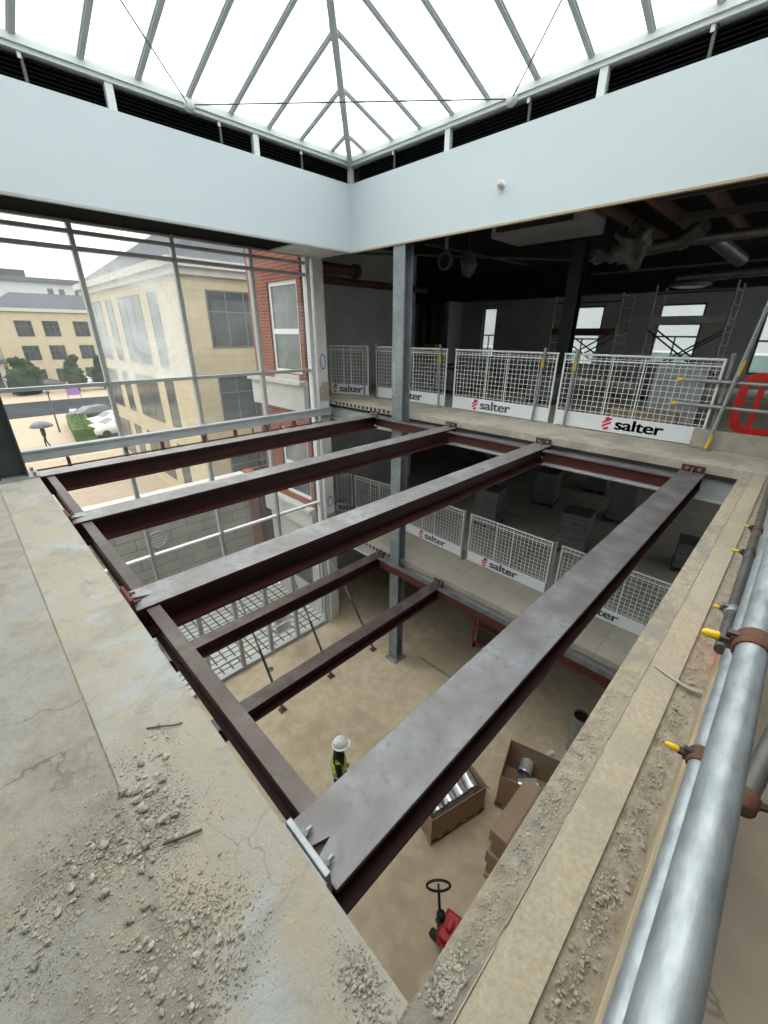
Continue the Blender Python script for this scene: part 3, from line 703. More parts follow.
def bpost(x, y, z, lean, label, h=1.27, yl=True):
    t = thing('barrier_post', label, 'barrier post', (x, y, z))
    b = MB(); b.tube([(x, y, z+.012), (x, y+lean, z+h)], .024, 10); part(b, 'tube', 'galv_dull', t)
    part(B(x-.06, x+.06, y-.06, y+.06, z, z+.012), 'foot_plate', 'galv_dull', t)
    b = MB(); c = Vector((x, y, z)); d = Vector((0, lean, h))
    b.tube([c+d*.74, c+d*.85], .0255, 10)
    if yl: part(b, 'yellow_label', 'label_yellow', t)
    return t
for x, y, ln, lab in ((7.33, 8.02, .03, 'leftmost grey barrier post, beside the narrow panel'), (7.36, 7.60, .0, 'grey barrier post left of the column, at the panel joint'),
                      (7.35, 5.64, .03, 'grey barrier post just right of the column'), (7.37, 3.46, -.06, 'leaning grey barrier post left of the middle joint of the upper barriers'),
                      (7.32, 2.84, -.02, 'grey barrier post right of the middle joint of the upper barriers')):
    bpost(x, y, .004, ln, lab, yl=abs(y-7.6) > .01)
for x, y, lab in ((7.12, 8.48, 'grey barrier post one floor down at the corner by the pier'), (7.30, 4.66, 'grey barrier post one floor down at the joint right of the column'), (7.27, 2.54, 'grey barrier post one floor down beside the wide beam')):
    bpost(x, y, Z1+.004, .0, lab, yl=False)

# ------------------------------------------------------------------ right-hand scaffold rail and what lies by it
def scaf(name, label, p0, p1, m='galv', r=.02415, n=28, cat='scaffold tube'):
    p0 = Vector(p0); p1 = Vector(p1); t = thing(name, label, cat, (p0+p1)/2)
    d = (p1-p0).normalized()
    b = MB(); b.tube([p0, p1], r, n); part(b, 'tube', m, t)
    return t
scaf('scaffold_tube', 'thick shiny galvanised scaffold handrail running up the right edge nearest the camera', (.06, -.0686, .957), (4.6, -.0686, .957))
scaf('scaffold_tube', 'galvanised scaffold mid rail directly below the shiny handrail', (.06, -.084, .475), (4.6, -.084, .475))
scaf('scaffold_tube', 'dull dark scaffold tube with a rounded end beyond the handrail coupler', (1.93, -.058, .30), (6.2, -.0, .30), 'tube_dark')
scaf('scaffold_tube', 'short sloping scaffold tube behind the handrail at the right picture edge', (1.09, -.184, .405), (2.05, -.31, .66), 'tube_dark')
def coupler(label, c, cap_dir, m='rust', axis=(1, 0, 0), cap_len=.055, r=.03, capm='yellow'):
    c = Vector(c); d = Vector(cap_dir).normalized(); a = Vector(axis).normalized()
    t = thing('scaffold_coupler', label, 'coupler', c)
    b = MB(); b.tube([c - a*.026, c - a*.02, c + a*.02, c + a*.026], [r, r+.004, r+.004, r], 18)
    b.beam(c + d*(r-.004), c + d*(r+.010), .028, .020, a); part(b, 'clamp_band', m, t)
    e = c + d*(r+.010)
    side = a.cross(d).normalized()
    b = MB(); b.tube([c + d*(r-.002) + side*.016, c + d*(r+.016) + side*.016], .008, 6, smooth=False)
    b.tube([e, e + d*.014], .011, 6, smooth=False); part(b, 'nut', 'bolt_dark', t)
    b = MB(); b.tube([e + d*.014, e + d*.016, e + d*(.016+cap_len*.75), e + d*(.016+cap_len)], [.008, .009, .008, .004], 12); part(b, 'yellow_cap', capm, t)
    return t
coupler('rusty coupler with a yellow cap on the shiny handrail', (.925, -.0686, .957), (-.15, 1, .0), cap_len=.026, r=.0275)
t = C.objects[-1]
b = MB().tube([(.925, -.10, .965), (.90, -.32, .955)], .009, 8); tag(b.build('coupler_bolt', M['bolt_dark']), 'dark threaded bolt crossing the handrail at the rusty coupler', 'bolt')
coupler('rusty coupler with a yellow cap on the mid rail below the handrail', (1.10, -.084, .475), (-.2, 1, .1), cap_len=.03, r=.0275)
coupler('rusty coupler under the handrail whose yellow cap points right', (1.115, -.188, .412), (.55, -1, -.1), axis=(.9, -.125, .21), cap_len=.05, r=.026)
coupler('pale coupler with a yellow cap near the end of the dark tube', (2.28, -.054, .30), (-.2, 1, .1), 'zinc', cap_len=.018, r=.0275)
coupler('dark coupler with a yellow cap midway along the dark tube', (3.05, -.043, .30), (-.1, 1, .05), 'bolt_dark', cap_len=.034, r=.0275)
coupler('orange rusty coupler with a yellow cap farthest along the dark tube', (3.5, -.037, .30), (-.2, 1, .3), 'rust', cap_len=.018, r=.0275)
t = thing('toe_board', 'long timber toe board standing on edge beside the scaffold rails', 'toe board', (1.2, -.083, -.004))
part(B(.05, 2.15, -.102, -.064, -.012, .212), 'plank', 'timber', t, bevel=.004)
part(B(2.1501, 2.62, -.102, -.064, -.012, .212), 'painted_end', 'red_plastic', t, bevel=.004)
# strap lying across the screed and the pale bead in the joint
b = MB(); pts = [(2.03, .135), (2.0, .06), (1.985, -.01), (2.0, -.06)]
for i in range(3):
    (x0, y0), (x1, y1) = pts[i], pts[i+1]; z0, z1 = (.007, .007, .004)[i], (.007, .004, .004)[i]
    b.beam((x0, y0, z0+.003), (x1, y1, z1+.003), .02, .003)
tag(b.build('packing_strap', M['ply']), 'flat grey strap lying across the screed strip by the toe board', 'strap')
random.seed(11)
b = MB(); x = .36
while x < 6.3:
    l = random.uniform(.08, .4); w = random.uniform(.002, .005)
    b.beam((x, .1615+random.uniform(-.002, .002), .004), (x+l, .1615+random.uniform(-.002, .002), .004), w, .008); x += l + random.choice((.005, .01, .06))
b.build('trim_4', M['ply'], None, 'structure')

# ------------------------------------------------------------------ rubble on the slabs
def stone_mesh(seed, m):
    random.seed(seed); b = MB(); vs = []
    b.sphere((0, 0, 0), 1, random.uniform(.65, .95), random.uniform(.5, .75), 7, 5, rough=.55, seed=seed*3.3)
    b.sm = [False]*len(b.sm)
    me = bpy.data.meshes.new('concrete_fragment'); me.from_pydata(b.v, [], b.f); me.materials.append(M[m]); me.update()
    zmin = min(v.co.z for v in me.vertices)
    for v in me.vertices: v.co.z -= zmin
    return me
SM = [stone_mesh(i, ('stone', 'stone_pale', 'stone_dark', 'stone', 'stone')[i % 5]) for i in range(15)]
random.seed(21)
nst = 0
def put_stone(x, y, r, z, label, group):
    o = bpy.data.objects.new('concrete_fragment', random.choice(SM)); C.objects.link(o)
    o.location = (x, y, z - .15*r); o.scale = (r, r, r); o.rotation_euler = (0, 0, random.uniform(0, 6.28))
    tag(o, label, 'rubble', group)
heaps = [  # x, y, spread x, spread y, count, max size, label, group
 (.085, 1.27, .035, .08, 44, .017, 'small concrete fragment in the densest rubble heap, beside the slab joint', 'rubble heap beside the slab joint'),
 (.17, 1.43, .03, .05, 10, .010, 'small concrete fragment at the far tip of the rubble, near the bent wire', 'rubble near the bent wire'),
 (.02, 1.08, .05, .05, 20, .017, 'concrete fragment by the dark stick in the middle of the rubble', 'rubble by the stick'),
 (-.11, 1.12, .07, .06, 34, .015, 'grey concrete fragment left of the stick, scattered toward the picture edge', 'rubble left of the stick'),
 (-.28, 1.03, .05, .07, 16, .013, 'concrete fragment at the left picture edge', 'rubble at the left edge'),
 (.06, .80, .05, .05, 24, .016, 'concrete fragment in the loose cluster right of the lower left rubble', 'rubble in the loose right cluster'),
 (-.08, .82, .06, .06, 34, .013, 'concrete fragment in the dark lower cluster below the stick', 'rubble in the dark lower cluster'),
 (.0, .66, .06, .06, 26, .011, 'concrete fragment close to the bottom picture edge, lower centre of the slab', 'rubble at the bottom edge'),
 (.295, .355, .02, .045, 16, .009, 'concrete fragment near the pointed corner of the left slab', 'rubble at the slab corner')]
def hgt(x, y): return 0
for (hx, hy, sx, sy, n, mx2, lab, grp) in heaps:
    for k in range(int(n*.9)):
        r = 1.25*mx2*(.25 + .75*random.random()**2.4)
        x = hx + random.gauss(0, sx); y = hy + random.gauss(0, sy)
        if x > FE - .02: x = FE - .02 - random.random()*.03
        if abs(x) < .006: x += .012
        put_stone(x, y, r*.85, .002, lab, grp)
rheaps = [(.44, .205, .03, .018, 22, .009, 'concrete crumb at the near tip of the right slab strip', 'rubble at the near tip of the right strip', 0),
 (1.05, .205, .3, .02, 26, .008, 'concrete crumb on the rough strip along the right slab edge', 'rubble on the right edge strip', 0),
 (.95, -.01, .22, .022, 28, .011, 'broken screed lump in the rough trough beside the toe board', 'rubble in the trough by the toe board', -.012),
 (1.9, .0, .5, .02, 16, .012, 'broken screed lump farther along the trough by the toe board', 'rubble farther along the trough', -.012)]
for (hx, hy, sx, sy, n, mx2, lab, grp, z) in rheaps:
    for k in range(n):
        r = mx2*(.35 + .65*random.random()**2)
        x = abs(random.gauss(hx, sx)); y = random.gauss(hy, sy)
        if z < 0: y = max(-.05, min(.02, y))
        else: y = max(.18, min(FY-.012, y)); x = max(x, FE+.03)
        put_stone(x, y, r, z+.003, lab, grp)
# uncountable grit
def grit(spots, label, seed):
    random.seed(seed); b = MB()
    for (hx, hy, sx, sy, n, z) in spots:
        for k in range(n):
            x = random.gauss(hx, sx); y = random.gauss(hy, sy); r = random.uniform(.0009, .0030)
            if z == 0 and hx < .34 and x > FE-.01: continue
            if hx > .34 and (x < .37 or x > 6.3): continue
            if hx > .34 and z == 0 and not (.17 < y < FY-.006): continue
            if z < 0 and not (-.055 < y < .026): continue
            c = Vector((x, y, z+r*.4)); a = random.uniform(0, 6.28)
            v = [c+Vector((math.cos(a+i*2.1)*r, math.sin(a+i*2.1)*r, -.4*r)) for i in range(3)] + [c+Vector((0, 0, r*.8))]
            b.add(v, [(0, 1, 3), (1, 2, 3), (2, 0, 3), (2, 1, 0)])
    o = b.build('concrete_grit', M['stone']); tag(o, label, 'grit', None, 'stuff')
def pebbles(spots, label, seed):
    random.seed(seed); b = MB()
    for (hx, hy, sx, sy, n, z) in spots:
        for k in range(n):
            x = random.gauss(hx, sx); y = random.gauss(hy, sy); r = random.uniform(.0025, .0062)
            if z == 0 and hx < .34 and x > FE-.012: continue
            if hx > .34 and (x < .38 or not ((.18 < y < FY-.01) if z == 0 else (-.05 < y < .022))): continue
            b.sphere((x, y, z+r*.35), r, r*random.uniform(.6, 1), r*.6, 5, 3, rough=.6, seed=k*.37)
            b.sm[-15:] = [False]*15
    tag(b.build('concrete_pebbles', M['stone']), label, 'pebbles', None, 'stuff')
pebbles([(h[0], h[1], h[2]*1.25, h[3]*1.3, h[4]*6, 0) for h in heaps], 'small concrete pebbles between the larger fragments on the left slab', 15)
pebbles([(h[0], h[1], h[2]*1.3, h[3]*1.2, h[4]*14, h[7+0] if False else h[-1]) for h in rheaps], 'small concrete pebbles scattered along the right slab strips', 16)
grit([(h[0], h[1], h[2]*1.5, h[3]*1.6, h[4]*40, 0) for h in heaps] + [(-.1, 1.0, .25, .3, 1500, 0)], 'fine concrete grit strewn over the left slab', 5)
grit([(1.1, .21, .5, .025, 1700, 0), (2.5, .21, 1.2, .025, 900, 0), (1.0, -.01, .3, .02, 1300, -.012), (2.2, -.01, .9, .02, 1000, -.012)], 'fine grit on the rough strips along the right slab', 6)
b = MB().tube([(.05, 1.03, .012), (.11, 1.0, .016), (.155, .985, .012)], .0045, 8); tag(b.build('stick', M['bolt_dark']), 'short dark stick lying in the rubble on the left slab', 'stick')
b = MB().tube([(.15, 1.52, .006), (.19, 1.49, .010), (.235, 1.455, .008), (.265, 1.445, .006)], .003, 8); tag(b.build('bent_wire', M['bolt_dark']), 'thin bent dark wire on the left slab near its edge', 'wire')

# ------------------------------------------------------------------ scaffold rail corner, red barrier and board at the far right
scaf('scaffold_tube', 'raking scaffold tube rising to the right picture edge in front of the red barrier', (7.20, .77, .012), (7.28, .62, 1.95), 'galv', .0242, 14)
scaf('scaffold_tube', 'upright scaffold tube just left of the raking tube at the far slab edge', (7.44, .80, .012), (7.44, .82, 1.27), 'galv_dull', .0242, 14)
scaf('scaffold_tube', 'upper short ledger tube with yellow end cap before the red barrier', (7.33, 1.32, .91), (7.33, -1.2, .90), 'galv_dull', .0242, 14)
scaf('scaffold_tube', 'lower short ledger tube with yellow end cap before the red barrier', (7.33, 1.30, .58), (7.33, -1.2, .57), 'galv_dull', .0242, 14)
for z, lab in ((.91, 'upper'), (.58, 'lower')):
    b = MB().tube([(7.33, 1.345, z), (7.33, 1.29, z)], .028, 12); tag(b.build('tube_end_cap', M['yellow']), 'yellow plastic cap on the %s short ledger tube' % lab, 'end cap')
for x, y, lab in ((7.20, .77, 'small round foot of the raking scaffold tube'), (7.44, .80, 'small rusty foot of the upright scaffold tube')):
    tag(MB().tube([(x, y, .0), (x, y, .012)], .07, 14).build('base_jack', M['galv_dull' if x < 7.3 else 'rust']), lab, 'base plate')
b = MB().tube([(7.2015, .767, .03), (7.209, .748, .22)], .026, 12); tag(b.build('yellow_sleeve', M['yellow']), 'yellow sleeve at the foot of the raking scaffold tube', 'sleeve')
b = MB().tube([(7.244, .688, 1.0), (7.254, .669, 1.2)], .027, 12); tag(b.build('yellow_sleeve', M['yellow']), 'yellow sleeve halfway up the raking scaffold tube', 'sleeve')
coupler('coupler joining the upper short ledger to the upright tube', (7.44, .815, .91), (-1, .3, .2), 'bolt_dark', (0, 0, 1), .03)
coupler('coupler joining the lower short ledger to the upright tube', (7.44, .81, .58), (-1, .3, .2), 'rust', (0, 0, 1), .03)
tag(B(7.285, 7.315, -1.6, .98, .003, .27).build('scaffold_board', M['ply'], bevel=.004), 'dirty timber board on edge at the far right of the far slab', 'board')
t = thing('plastic_barrier', 'red plastic pedestrian barrier with rounded openings behind the scaffold tubes', 'barrier', (8.2, -.15, 0))
def rr(cy_, cz, w, h, r, n=6):
    pts = []
    for (sx, sz, a0) in ((1, 1, 0), (-1, 1, 90), (-1, -1, 180), (1, -1, 270)):
        for k in range(n+1):
            a = R(a0 + 90*k/n); pts.append((cy_ + sx*(w/2-r) + r*math.cos(a), cz + sz*(h/2-r) + r*math.sin(a)))
    return pts
def ring_frame(b, outer, inner, axis, a, c):
    n = len(outer)
    def P(q, t): return (t, q[0], q[1])
    vs = [P(q, a) for q in outer] + [P(q, a) for q in inner] + [P(q, c) for q in outer] + [P(q, c) for q in inner]
    fs = []
    for i in range(n):
        j = (i+1) % n
        fs += [(i, j, n+j, n+i), (2*n+j, 2*n+i, 3*n+i, 3*n+j), (j, i, 2*n+i, 2*n+j), (n+i, n+j, 3*n+j, 3*n+i)]
    b.add(vs, fs)
b = MB()
ring_frame(b, rr(-.15, .56, 1.72, .88, .2), rr(-.15, .56, 1.5, .68, .14), 0, 8.17, 8.23)
for y in (.42, .05, -.32, -.70): b.box(8.175, 8.225, y, y+.07, .21, .91)
part(b, 'frame', 'red_plastic', t, bevel=.012)
for y in (.42, -.65): part(B(8.05, 8.35, y-.05, y+.05, 0, .12), 'foot', 'yellow', t)

# ------------------------------------------------------------------ things in the dark far room
def stack(name, label, x, y, z, w, d, n, hh, rz, group, cat='panel stack'):
    t = thing(name, label, cat, (x, y, z), group, rz)
    def P(mb, nm, m, par=t):
        o = mb.build(nm, M[m]); off = o.location.copy()
        for v in o.data.vertices: v.co += off
        o.location = (0, 0, 0); o.parent = par; return o
    b = MB(); 
    for yy in (-d/2+.05, 0, d/2-.05): b.box(-w/2, w/2, yy-.04, yy+.04, 0, .09)
    b.box(-w/2, w/2, -d/2, d/2, .09, .11); P(b, 'pallet', 'bolt_dark')
    random.seed(int(x*100+y*10)); b = MB(); z0 = .112
    for k in range(n):
        e = random.uniform(-.012, .012); f = random.uniform(-.012, .012)
        b.box(-w/2+.02+e, w/2-.02+e, -d/2+.02+f, d/2-.02+f, z0, z0+hh*.88); z0 += hh
    P(b, 'panels', 'panel_stack'); b = MB().box(-w/2+.04, w/2-.04, -d/2+.04, d/2-.04, .112, z0-.005); P(b, 'panel_cores', 'panel_gap')
    return t
low = [(13.8, 8.3, .8, 'pallet stack of dark floor panels one floor down, farthest left in the gloom'), (9.5, 5.3, .95, 'pallet stack of floor panels one floor down just beyond the mesh barrier by the column'),
       (12.1, 4.85, .95, 'tall pallet stack of floor panels one floor down between the two big beams'), (14.4, 4.1, .7, 'low distant pallet stack of floor panels beyond the far trimmer'),
       (12.35, 2.75, 1.2, 'tallest dark pallet stack of floor panels, just left of the wide beam far end'), (9.6, 2.98, .95, 'pallet stack of floor panels one floor down close to the barrier between the big beams'),
       (10.6, .75, .6, 'low pallet stack of floor panels right of the wide beam')]
for x, y, h, lab in low: stack('panel_stack', lab, x, y, Z1+.004, .66, .66, int(h/.035), .035, R(8), None)
up_ = [(9.6, 6.9, .5, 'low grey panel stack behind the upper barrier right of the column'), (11.5, 6.2, .6, 'grey panel stack in the far room behind the middle of the upper barrier'), (9.9, 4.3, .55, 'grey panel stack right of the middle barrier joint'),
       (12.2, 2.6, .75, 'dark panel stack behind the right upper barrier'), (10.8, 8.0, .5, 'dark panel stack at the left of the far room')]
for x, y, h, lab in up_: stack('panel_stack', lab, x, y, .01, .9, .7, int(h/.05), .05, R(-6), None)
t = thing('insulation_boards', 'pale grey boards leaning on edge behind the right upper barrier', 'boards', (9.2, 1.65, 0))
for k in range(4):
    b = MB(); b.obox((9.1+k*.05, 1.65+k*.02, .52), (.015, 0, 0), (0, .38, 0), (.06, 0, .50)); part(b, 'board', 'galv_dull', t)
tag(B(8.9, 9.0, 1.5, 2.6, .01, .20).build('timber_length', M['timber'], bevel=.004), 'pale timber length lying behind the right upper barrier', 'timber')
b = MB().box(15.6, 16.1, 12.4, 13.0, .01, 1.05); tag(b.build('yellow_crate', M['label_yellow'], bevel=.02), 'small yellow box below the pipes in the service recess', 'box')
# pipes in the service recess
for x, y, m, lab in ((16.5, 13.5, 'pipe_rust', 'dark brown vertical pipe at the left of the service recess'), (16.5, 13.0, 'timber', 'pale vertical pipe in the service recess'), (16.5, 12.35, 'galv_dull', 'grey vertical pipe at the right of the service recess')):
    t = thing('riser_pipe', lab, 'pipe', (x, y, .01)); b = MB().tube([(x, y, .01), (x, y, 2.74)], .07, 10); part(b, 'pipe', m, t)
    for z in (.9, 2.1): part(MB().tube([(x, y, z), (x, y, z+.08)], .09, 10), 'collar', 'bolt_dark', t)
b = MB().tube([(6.5, 9.35, 2.72), (11.2, 9.35, 2.72)], .09, 14); tag(b.build('brown_duct', M['pipe_rust']), 'long brown pipe along the top of the left wall of the far room', 'pipe')
t = thing('pipe_elbow', 'orange brown pipe elbow under the soffit left of the column', 'pipe', (7.9, 9.1, 2.9))
b = MB().tube([(6.5, 9.0, 2.93), (7.9, 9.0, 2.93)], .12, 16); part(b, 'pipe', 'pipe_rust', t)
b = MB().tube([(7.9, 9.0, 2.93), (8.05, 9.0, 2.93)], .16, 18); part(b, 'flange', 'pipe_rust', t)
# ductwork and units hung below the ceiling
def hung(name, label, cat, loc): return thing(name, label, cat, loc)
t = hung('spiral_duct', 'silver spiral duct with a branch hanging under the dark ceiling at right', 'duct', (11, 2.9, 3.1))
b = MB().tube([(10.95, 3.5, 3.1), (10.75, 2.45, 3.16)], .13, 16); part(b, 'main_duct', 'duct_dull', t)
b = MB().tube([(10.85, 2.62, 3.14), (10.6, 2.2, 3.36)], .15, 16); part(b, 'branch', 'duct_dull', t)
b = MB().tube([(10.75, 2.44, 3.16), (10.75, 1.0, 3.17)], .09, 16); part(b, 'reducer', 'duct_dull', t)
b = MB().tube([(11.2, 2.1, 3.2), (12.1, 1.7, 2.9)], .13, 16); part(b, 'outlet', 'duct_dull', t)
t = hung('spiral_duct', 'long thin silver duct farther back below the far bulkhead', 'duct', (14.3, 2, 2.9))
b = MB().tube([(14.4, 3.3, 2.86), (14.2, -.6, 2.92)], .11, 14); part(b, 'main_duct', 'duct_dull', t)
b = MB().sphere((14.6, 3.0, 2.72), .5, .5, .09, 16, 8); part(b, 'crumpled_foil', 'duct_dull', t)
t = hung('ceiling_unit', 'long grey ceiling air unit with a dark slot under the soffit', 'air unit', (8.9, 4.4, 3.2))
b = MB().box(8.3, 9.4, 3.55, 5.3, 3.22, 3.6); part(b, 'casing', 'unit', t, bevel=.01)
part(B(8.22, 8.298, 3.7, 5.15, 3.30, 3.50), 'slot', 'black', t)
b = MB().sphere((9.75, 3.1, 3.02), .24, .28, .30, 22, 16, rough=.9, seed=4); b.sphere((10.3, 3.75, 3.0), .5, .22, .12, 20, 12, rough=.9, seed=9)
tag(b.build('polythene_wrap', M['poly']), 'crumpled polythene sheet hanging from the ceiling between unit and duct', 'plastic sheet')
t = hung('extractor_fan', 'round pale extractor ring hanging below the ceiling right of the column', 'fan', (8.7, 6.7, 3.0))
b = MB(); b.tube([(8.7+0, 6.72+.17*math.cos(R(a)), 3.02+.17*math.sin(R(a))) for a in range(0, 361, 15)], .035, 8, cap=False); part(b, 'ring', 'dull_metal', t)
part(MB().tube([(8.74, 6.72, 3.02), (8.9, 6.72, 3.02)], .14, 18), 'motor', 'black', t)
part(B(8.70, 8.76, 6.69, 6.75, 3.24, 3.64), 'hanger', 'galv_dull', t)
b = MB().sphere((9.1, 6.35, 2.95), .16, .17, .24, 14, 10, rough=.4, seed=2); b.tube([(9.1, 6.35, 3.1), (9.1, 6.35, 3.64)], .01, 6)
tag(b.build('plastic_bag', M['poly']), 'white plastic bag hanging beside the round extractor ring', 'bag')
for (p0, p1, lab) in (((7.6, 9.2, 3.32), (13.2, 5.1, 3.32), 'thin steel channel slung diagonally below the ceiling left of centre'), ((13.2, 5.1, 3.0), (13.2, -1.0, 3.0), 'thin steel channel slung along the back of the dark ceiling'),
                      ((8.4, 7.1, 3.36), (12.6, 6.7, 3.30), 'short steel channel below the ceiling right of the column')):
    b = MB().beam(p0, p1, .045, .045); q = Vector(p0)*.5+Vector(p1)*.5; 
    for f in (.1, .9):
        p = Vector(p0)*(1-f)+Vector(p1)*f; b.tube([p, (p.x, p.y, 3.66)], .006, 6)
    tag(b.build('cable_channel', M['dull_metal']), lab, 'channel')
for k in range(9):
    y = 3.4 - k*.75
    t = tag(B(6.6, 13.5, y-.035, y+.035, 3.44, 3.66).build('ceiling_joist', M['wood_deep']), 'brown timber joist under the ceiling above the right upper barrier', 'joist', 'ceiling joists')
tag(B(8.0, 8.25, 5.4, 6.4, 3.5, 3.655).build('brick_infill', M['brick_xz']), 'patch of exposed brown brickwork under the ceiling left of the air unit', 'brickwork')
for x in (8.2, 9.9): tag(B(x-.03, x+.03, -2, 2.4, 3.32, 3.44).build('ceiling_bracing', M['bolt_dark']), 'dark cross member under the joists, %s' % ('nearer the void' if x < 9 else 'deeper in the room'), 'bracing')
# scaffold towers in the far room
def tower(label, x0, x1, y0, y1, h, plat):
    t = thing('scaffold_tower', label, 'scaffold tower', ((x0+x1)/2, (y0+y1)/2, .01))
    for yy in (y0, y1):
        b = MB()
        for xx in (x0, x1): b.tube([(xx, yy, .01), (xx, yy, h)], .024, 8)
        z = .35
        while z < h: b.tube([(x0, yy, z), (x1, yy, z)], .016, 6); z += .3
        part(b, 'ladder_frame', 'galv_dull', t)
    b = MB()
    for (za, zb) in ((.5, 1.6), (1.6, .5)):
        b.tube([(x0, y0, za), (x0, y1, zb)], .02, 6); b.tube([(x1, y0, za), (x1, y1, zb)], .02, 6)
    b.tube([(x0, y0, h-.2), (x0, y1, h-.2)], .02, 6)
    part(b, 'brace', 'bolt_dark', t)
    part(B(x0, x1, y0+.03, y1-.03, plat, plat+.05), 'platform', 'ply', t)
    part(B(x0-.035, x0-.026, y0+.03, y1-.03, plat+.02, plat+.19), 'side_board', 'pipe_rust' if y0 > 3.5 else 'galv_dull', t)
    return t
tower('scaffold tower with a grey platform in front of the bright far window', 13.0, 13.9, 1.75, 3.35, 2.62, 1.72)
tower('scaffold tower with a brown platform behind the black column', 13.0, 13.9, 4.1, 5.9, 2.5, 1.45)
# red framed trolley under the first floor
t = thing('platform_trolley', 'red framed trolley with dark machinery in the shade under the first floor', 'trolley', (8.3, 4.1, Z0))
b = MB()
for y in (3.7, 4.5):
    b.tube([(8.0, y, Z0+.12), (8.0, y, Z0+1.4), (8.5, y, Z0+1.4), (8.5, y, Z0+.12)], .025, 8)
for z in (.25, .8, 1.4): b.tube([(8.0, 3.7, Z0+z), (8.0, 4.5, Z0+z)], .025, 8)
part(b, 'frame', 'red_truck', t); part(B(8.06, 8.46, 3.76, 4.44, Z0+.16, Z0+1.05), 'body', 'bolt_dark', t, bevel=.03)
for x in (8.05, 8.45):
    for y in (3.72, 4.48): part(MB().tube([(x, y-.02, Z0+.065), (x, y+.02, Z0+.065)], .065, 12), 'wheel', 'black', t)

# ------------------------------------------------------------------ ground floor
# raking props that hold the glazing
for (bx, by), (tx, tz), lab in (((3.17, 6.40), (3.17, -3.62), 'thin raking steel prop nearest the left, holding the glazing mullion'), ((4.585, 6.42), (4.58, -3.62), 'thin raking steel prop in the middle of the three at the glazing'), ((6.0, 6.36), (5.80, -3.62), 'thin raking steel prop nearest the corner pier')):
    t = thing('raking_prop', lab, 'prop', (bx, by, Z0))
    p0 = Vector((bx, by, Z0+.05)); p1 = Vector((tx, GY-.12, tz)); mid = p0.lerp(p1, .45)
    part(MB().tube([p0, mid], .03, 10), 'outer_tube', 'tube_dark', t); part(MB().tube([mid, p1], .024, 10), 'inner_tube', 'galv_dull', t)
    part(B(bx-.08, bx+.08, by-.08, by+.08, Z0, Z0+.012), 'foot_plate', 'rust', t)
    b = MB().obox((bx, by, Z0+.04), (.02, 0, 0), (0, .02, 0), (0, 0, .03)); part(b, 'foot_hinge', 'rust', t)
b = MB().tube([(3.62, 7.70, Z0), (3.62, 7.70, Z0+.006)], .085, 18); tag(b.build('floor_drain', M['bolt_dark']), 'small round dark drain cover in the ground floor near the glazed doors', 'drain')

# open pallet boxes with duct fittings
def placed(mb, name, m, par, bevel=0):
    o = mb.build(name, M[m]); off = o.location.copy()
    for v in o.data.vertices: v.co += off
    o.location = (0, 0, 0); o.parent = par
    if bevel:
        q = o.modifiers.new('bevel', 'BEVEL'); q.width = bevel; q.segments = 2; q.limit_method = 'ANGLE'
    return o
def pallet(par, w, d):
    b = MB()
    for y in (.05, d/2, d-.05):
        b.box(0, w, y-.05, y+.05, .0, .02)
        for x in (.06, w/2, w-.06): b.box(x-.06, x+.06, y-.05, y+.05, .02, .095)
    for x in (0, w*.22, w*.44, w*.66, w*.88): b.box(x, x+w*.12, -.02, d+.02, .095, .125)
    b.box(-.02, w+.02, -.02, .06, .095, .125)
    return placed(b, 'pallet', 'pallet', par)
def open_box(label, x, y, rz, w, d, h, flaps):
    t = thing('pallet_box', label, 'cardboard box', (x, y, Z0), None, rz); pallet(t, w, d)
    z0, z1 = .127, .127+h; k = .012
    b = MB(); b.box(0, w, 0, d, z0, z0+k); b.box(0, w, 0, k, z0+k, z1); b.box(0, w, d-k, d, z0+k, z1); b.box(0, k, k, d-k, z0+k, z1); b.box(w-k, w, k, d-k, z0+k, z1)
    placed(b, 'carton', 'card', t)
    for (name, c, ax, ay, az) in flaps: placed(MB().obox(c, ax, ay, az), 'flap', 'card_in', t)
    return t
t1 = open_box('open cardboard pallet box of duct fittings partly under the wide beam', 3.45, 2.29, R(-16.5), 1.15, .80, .56, [('f', (1.20, .40, .60), (.06, 0, -.10), (0, .38, 0), (.004, 0, .003))])
t2 = open_box('open cardboard pallet box with tall raised back, beside the closed carton stack', 4.79, 1.86, R(-74), 1.15, .80, .72, [])
def fitting(label, x, y, z, d, r, n=5, grp=None):
    d = Vector(d).normalized(); c = Vector((x, y, z)); t = thing('duct_fitting', label, 'duct fitting', c)
    rs = []; ps = []
    for k in range(n*2+1):
        ps.append(c + d*(k*.032)); rs.append(r*(1.0 if k % 2 else .93))
    part(MB().tube(ps, rs, 18, cap=False), 'sleeve', 'duct', t)
    b = MB(); q = ps[-1]; b.tube([q, q + d*.012], [r*1.07, r*1.07], 18); b.tube([q + d*.0121, q + d*.014], r*.9, 18)
    part(MB().tube([ps[-1], ps[-1]+d*.02], r*1.05, 18, cap=False), 'rim', 'duct', t)
    return t
for i, (u, v, z, rz, r) in enumerate(((.97, .14, .56, 66, .112), (.72, .12, .59, 72, .115), (.47, .12, .59, 70, .115), (.22, .12, .56, 74, .112))):
    a = R(-16.5); x = 3.45 + u*math.cos(a) - v*math.sin(a); y = 2.29 + u*math.sin(a) + v*math.cos(a)
    fitting(('shiny metal duct sleeve at the right end of the open box under the beam', 'shiny metal duct sleeve lying across the middle of the open box under the beam', 'shiny metal duct sleeve left of the middle in the open box under the beam', 'shiny metal duct sleeve at the left end of the open box under the beam', 'shiny duct sleeve at the back right corner of the open box under the beam', 'shiny duct sleeve at the back of the open box under the beam')[i],
            x, y, Z0+z, (math.cos(R(rz)), math.sin(R(rz)), .12), r)
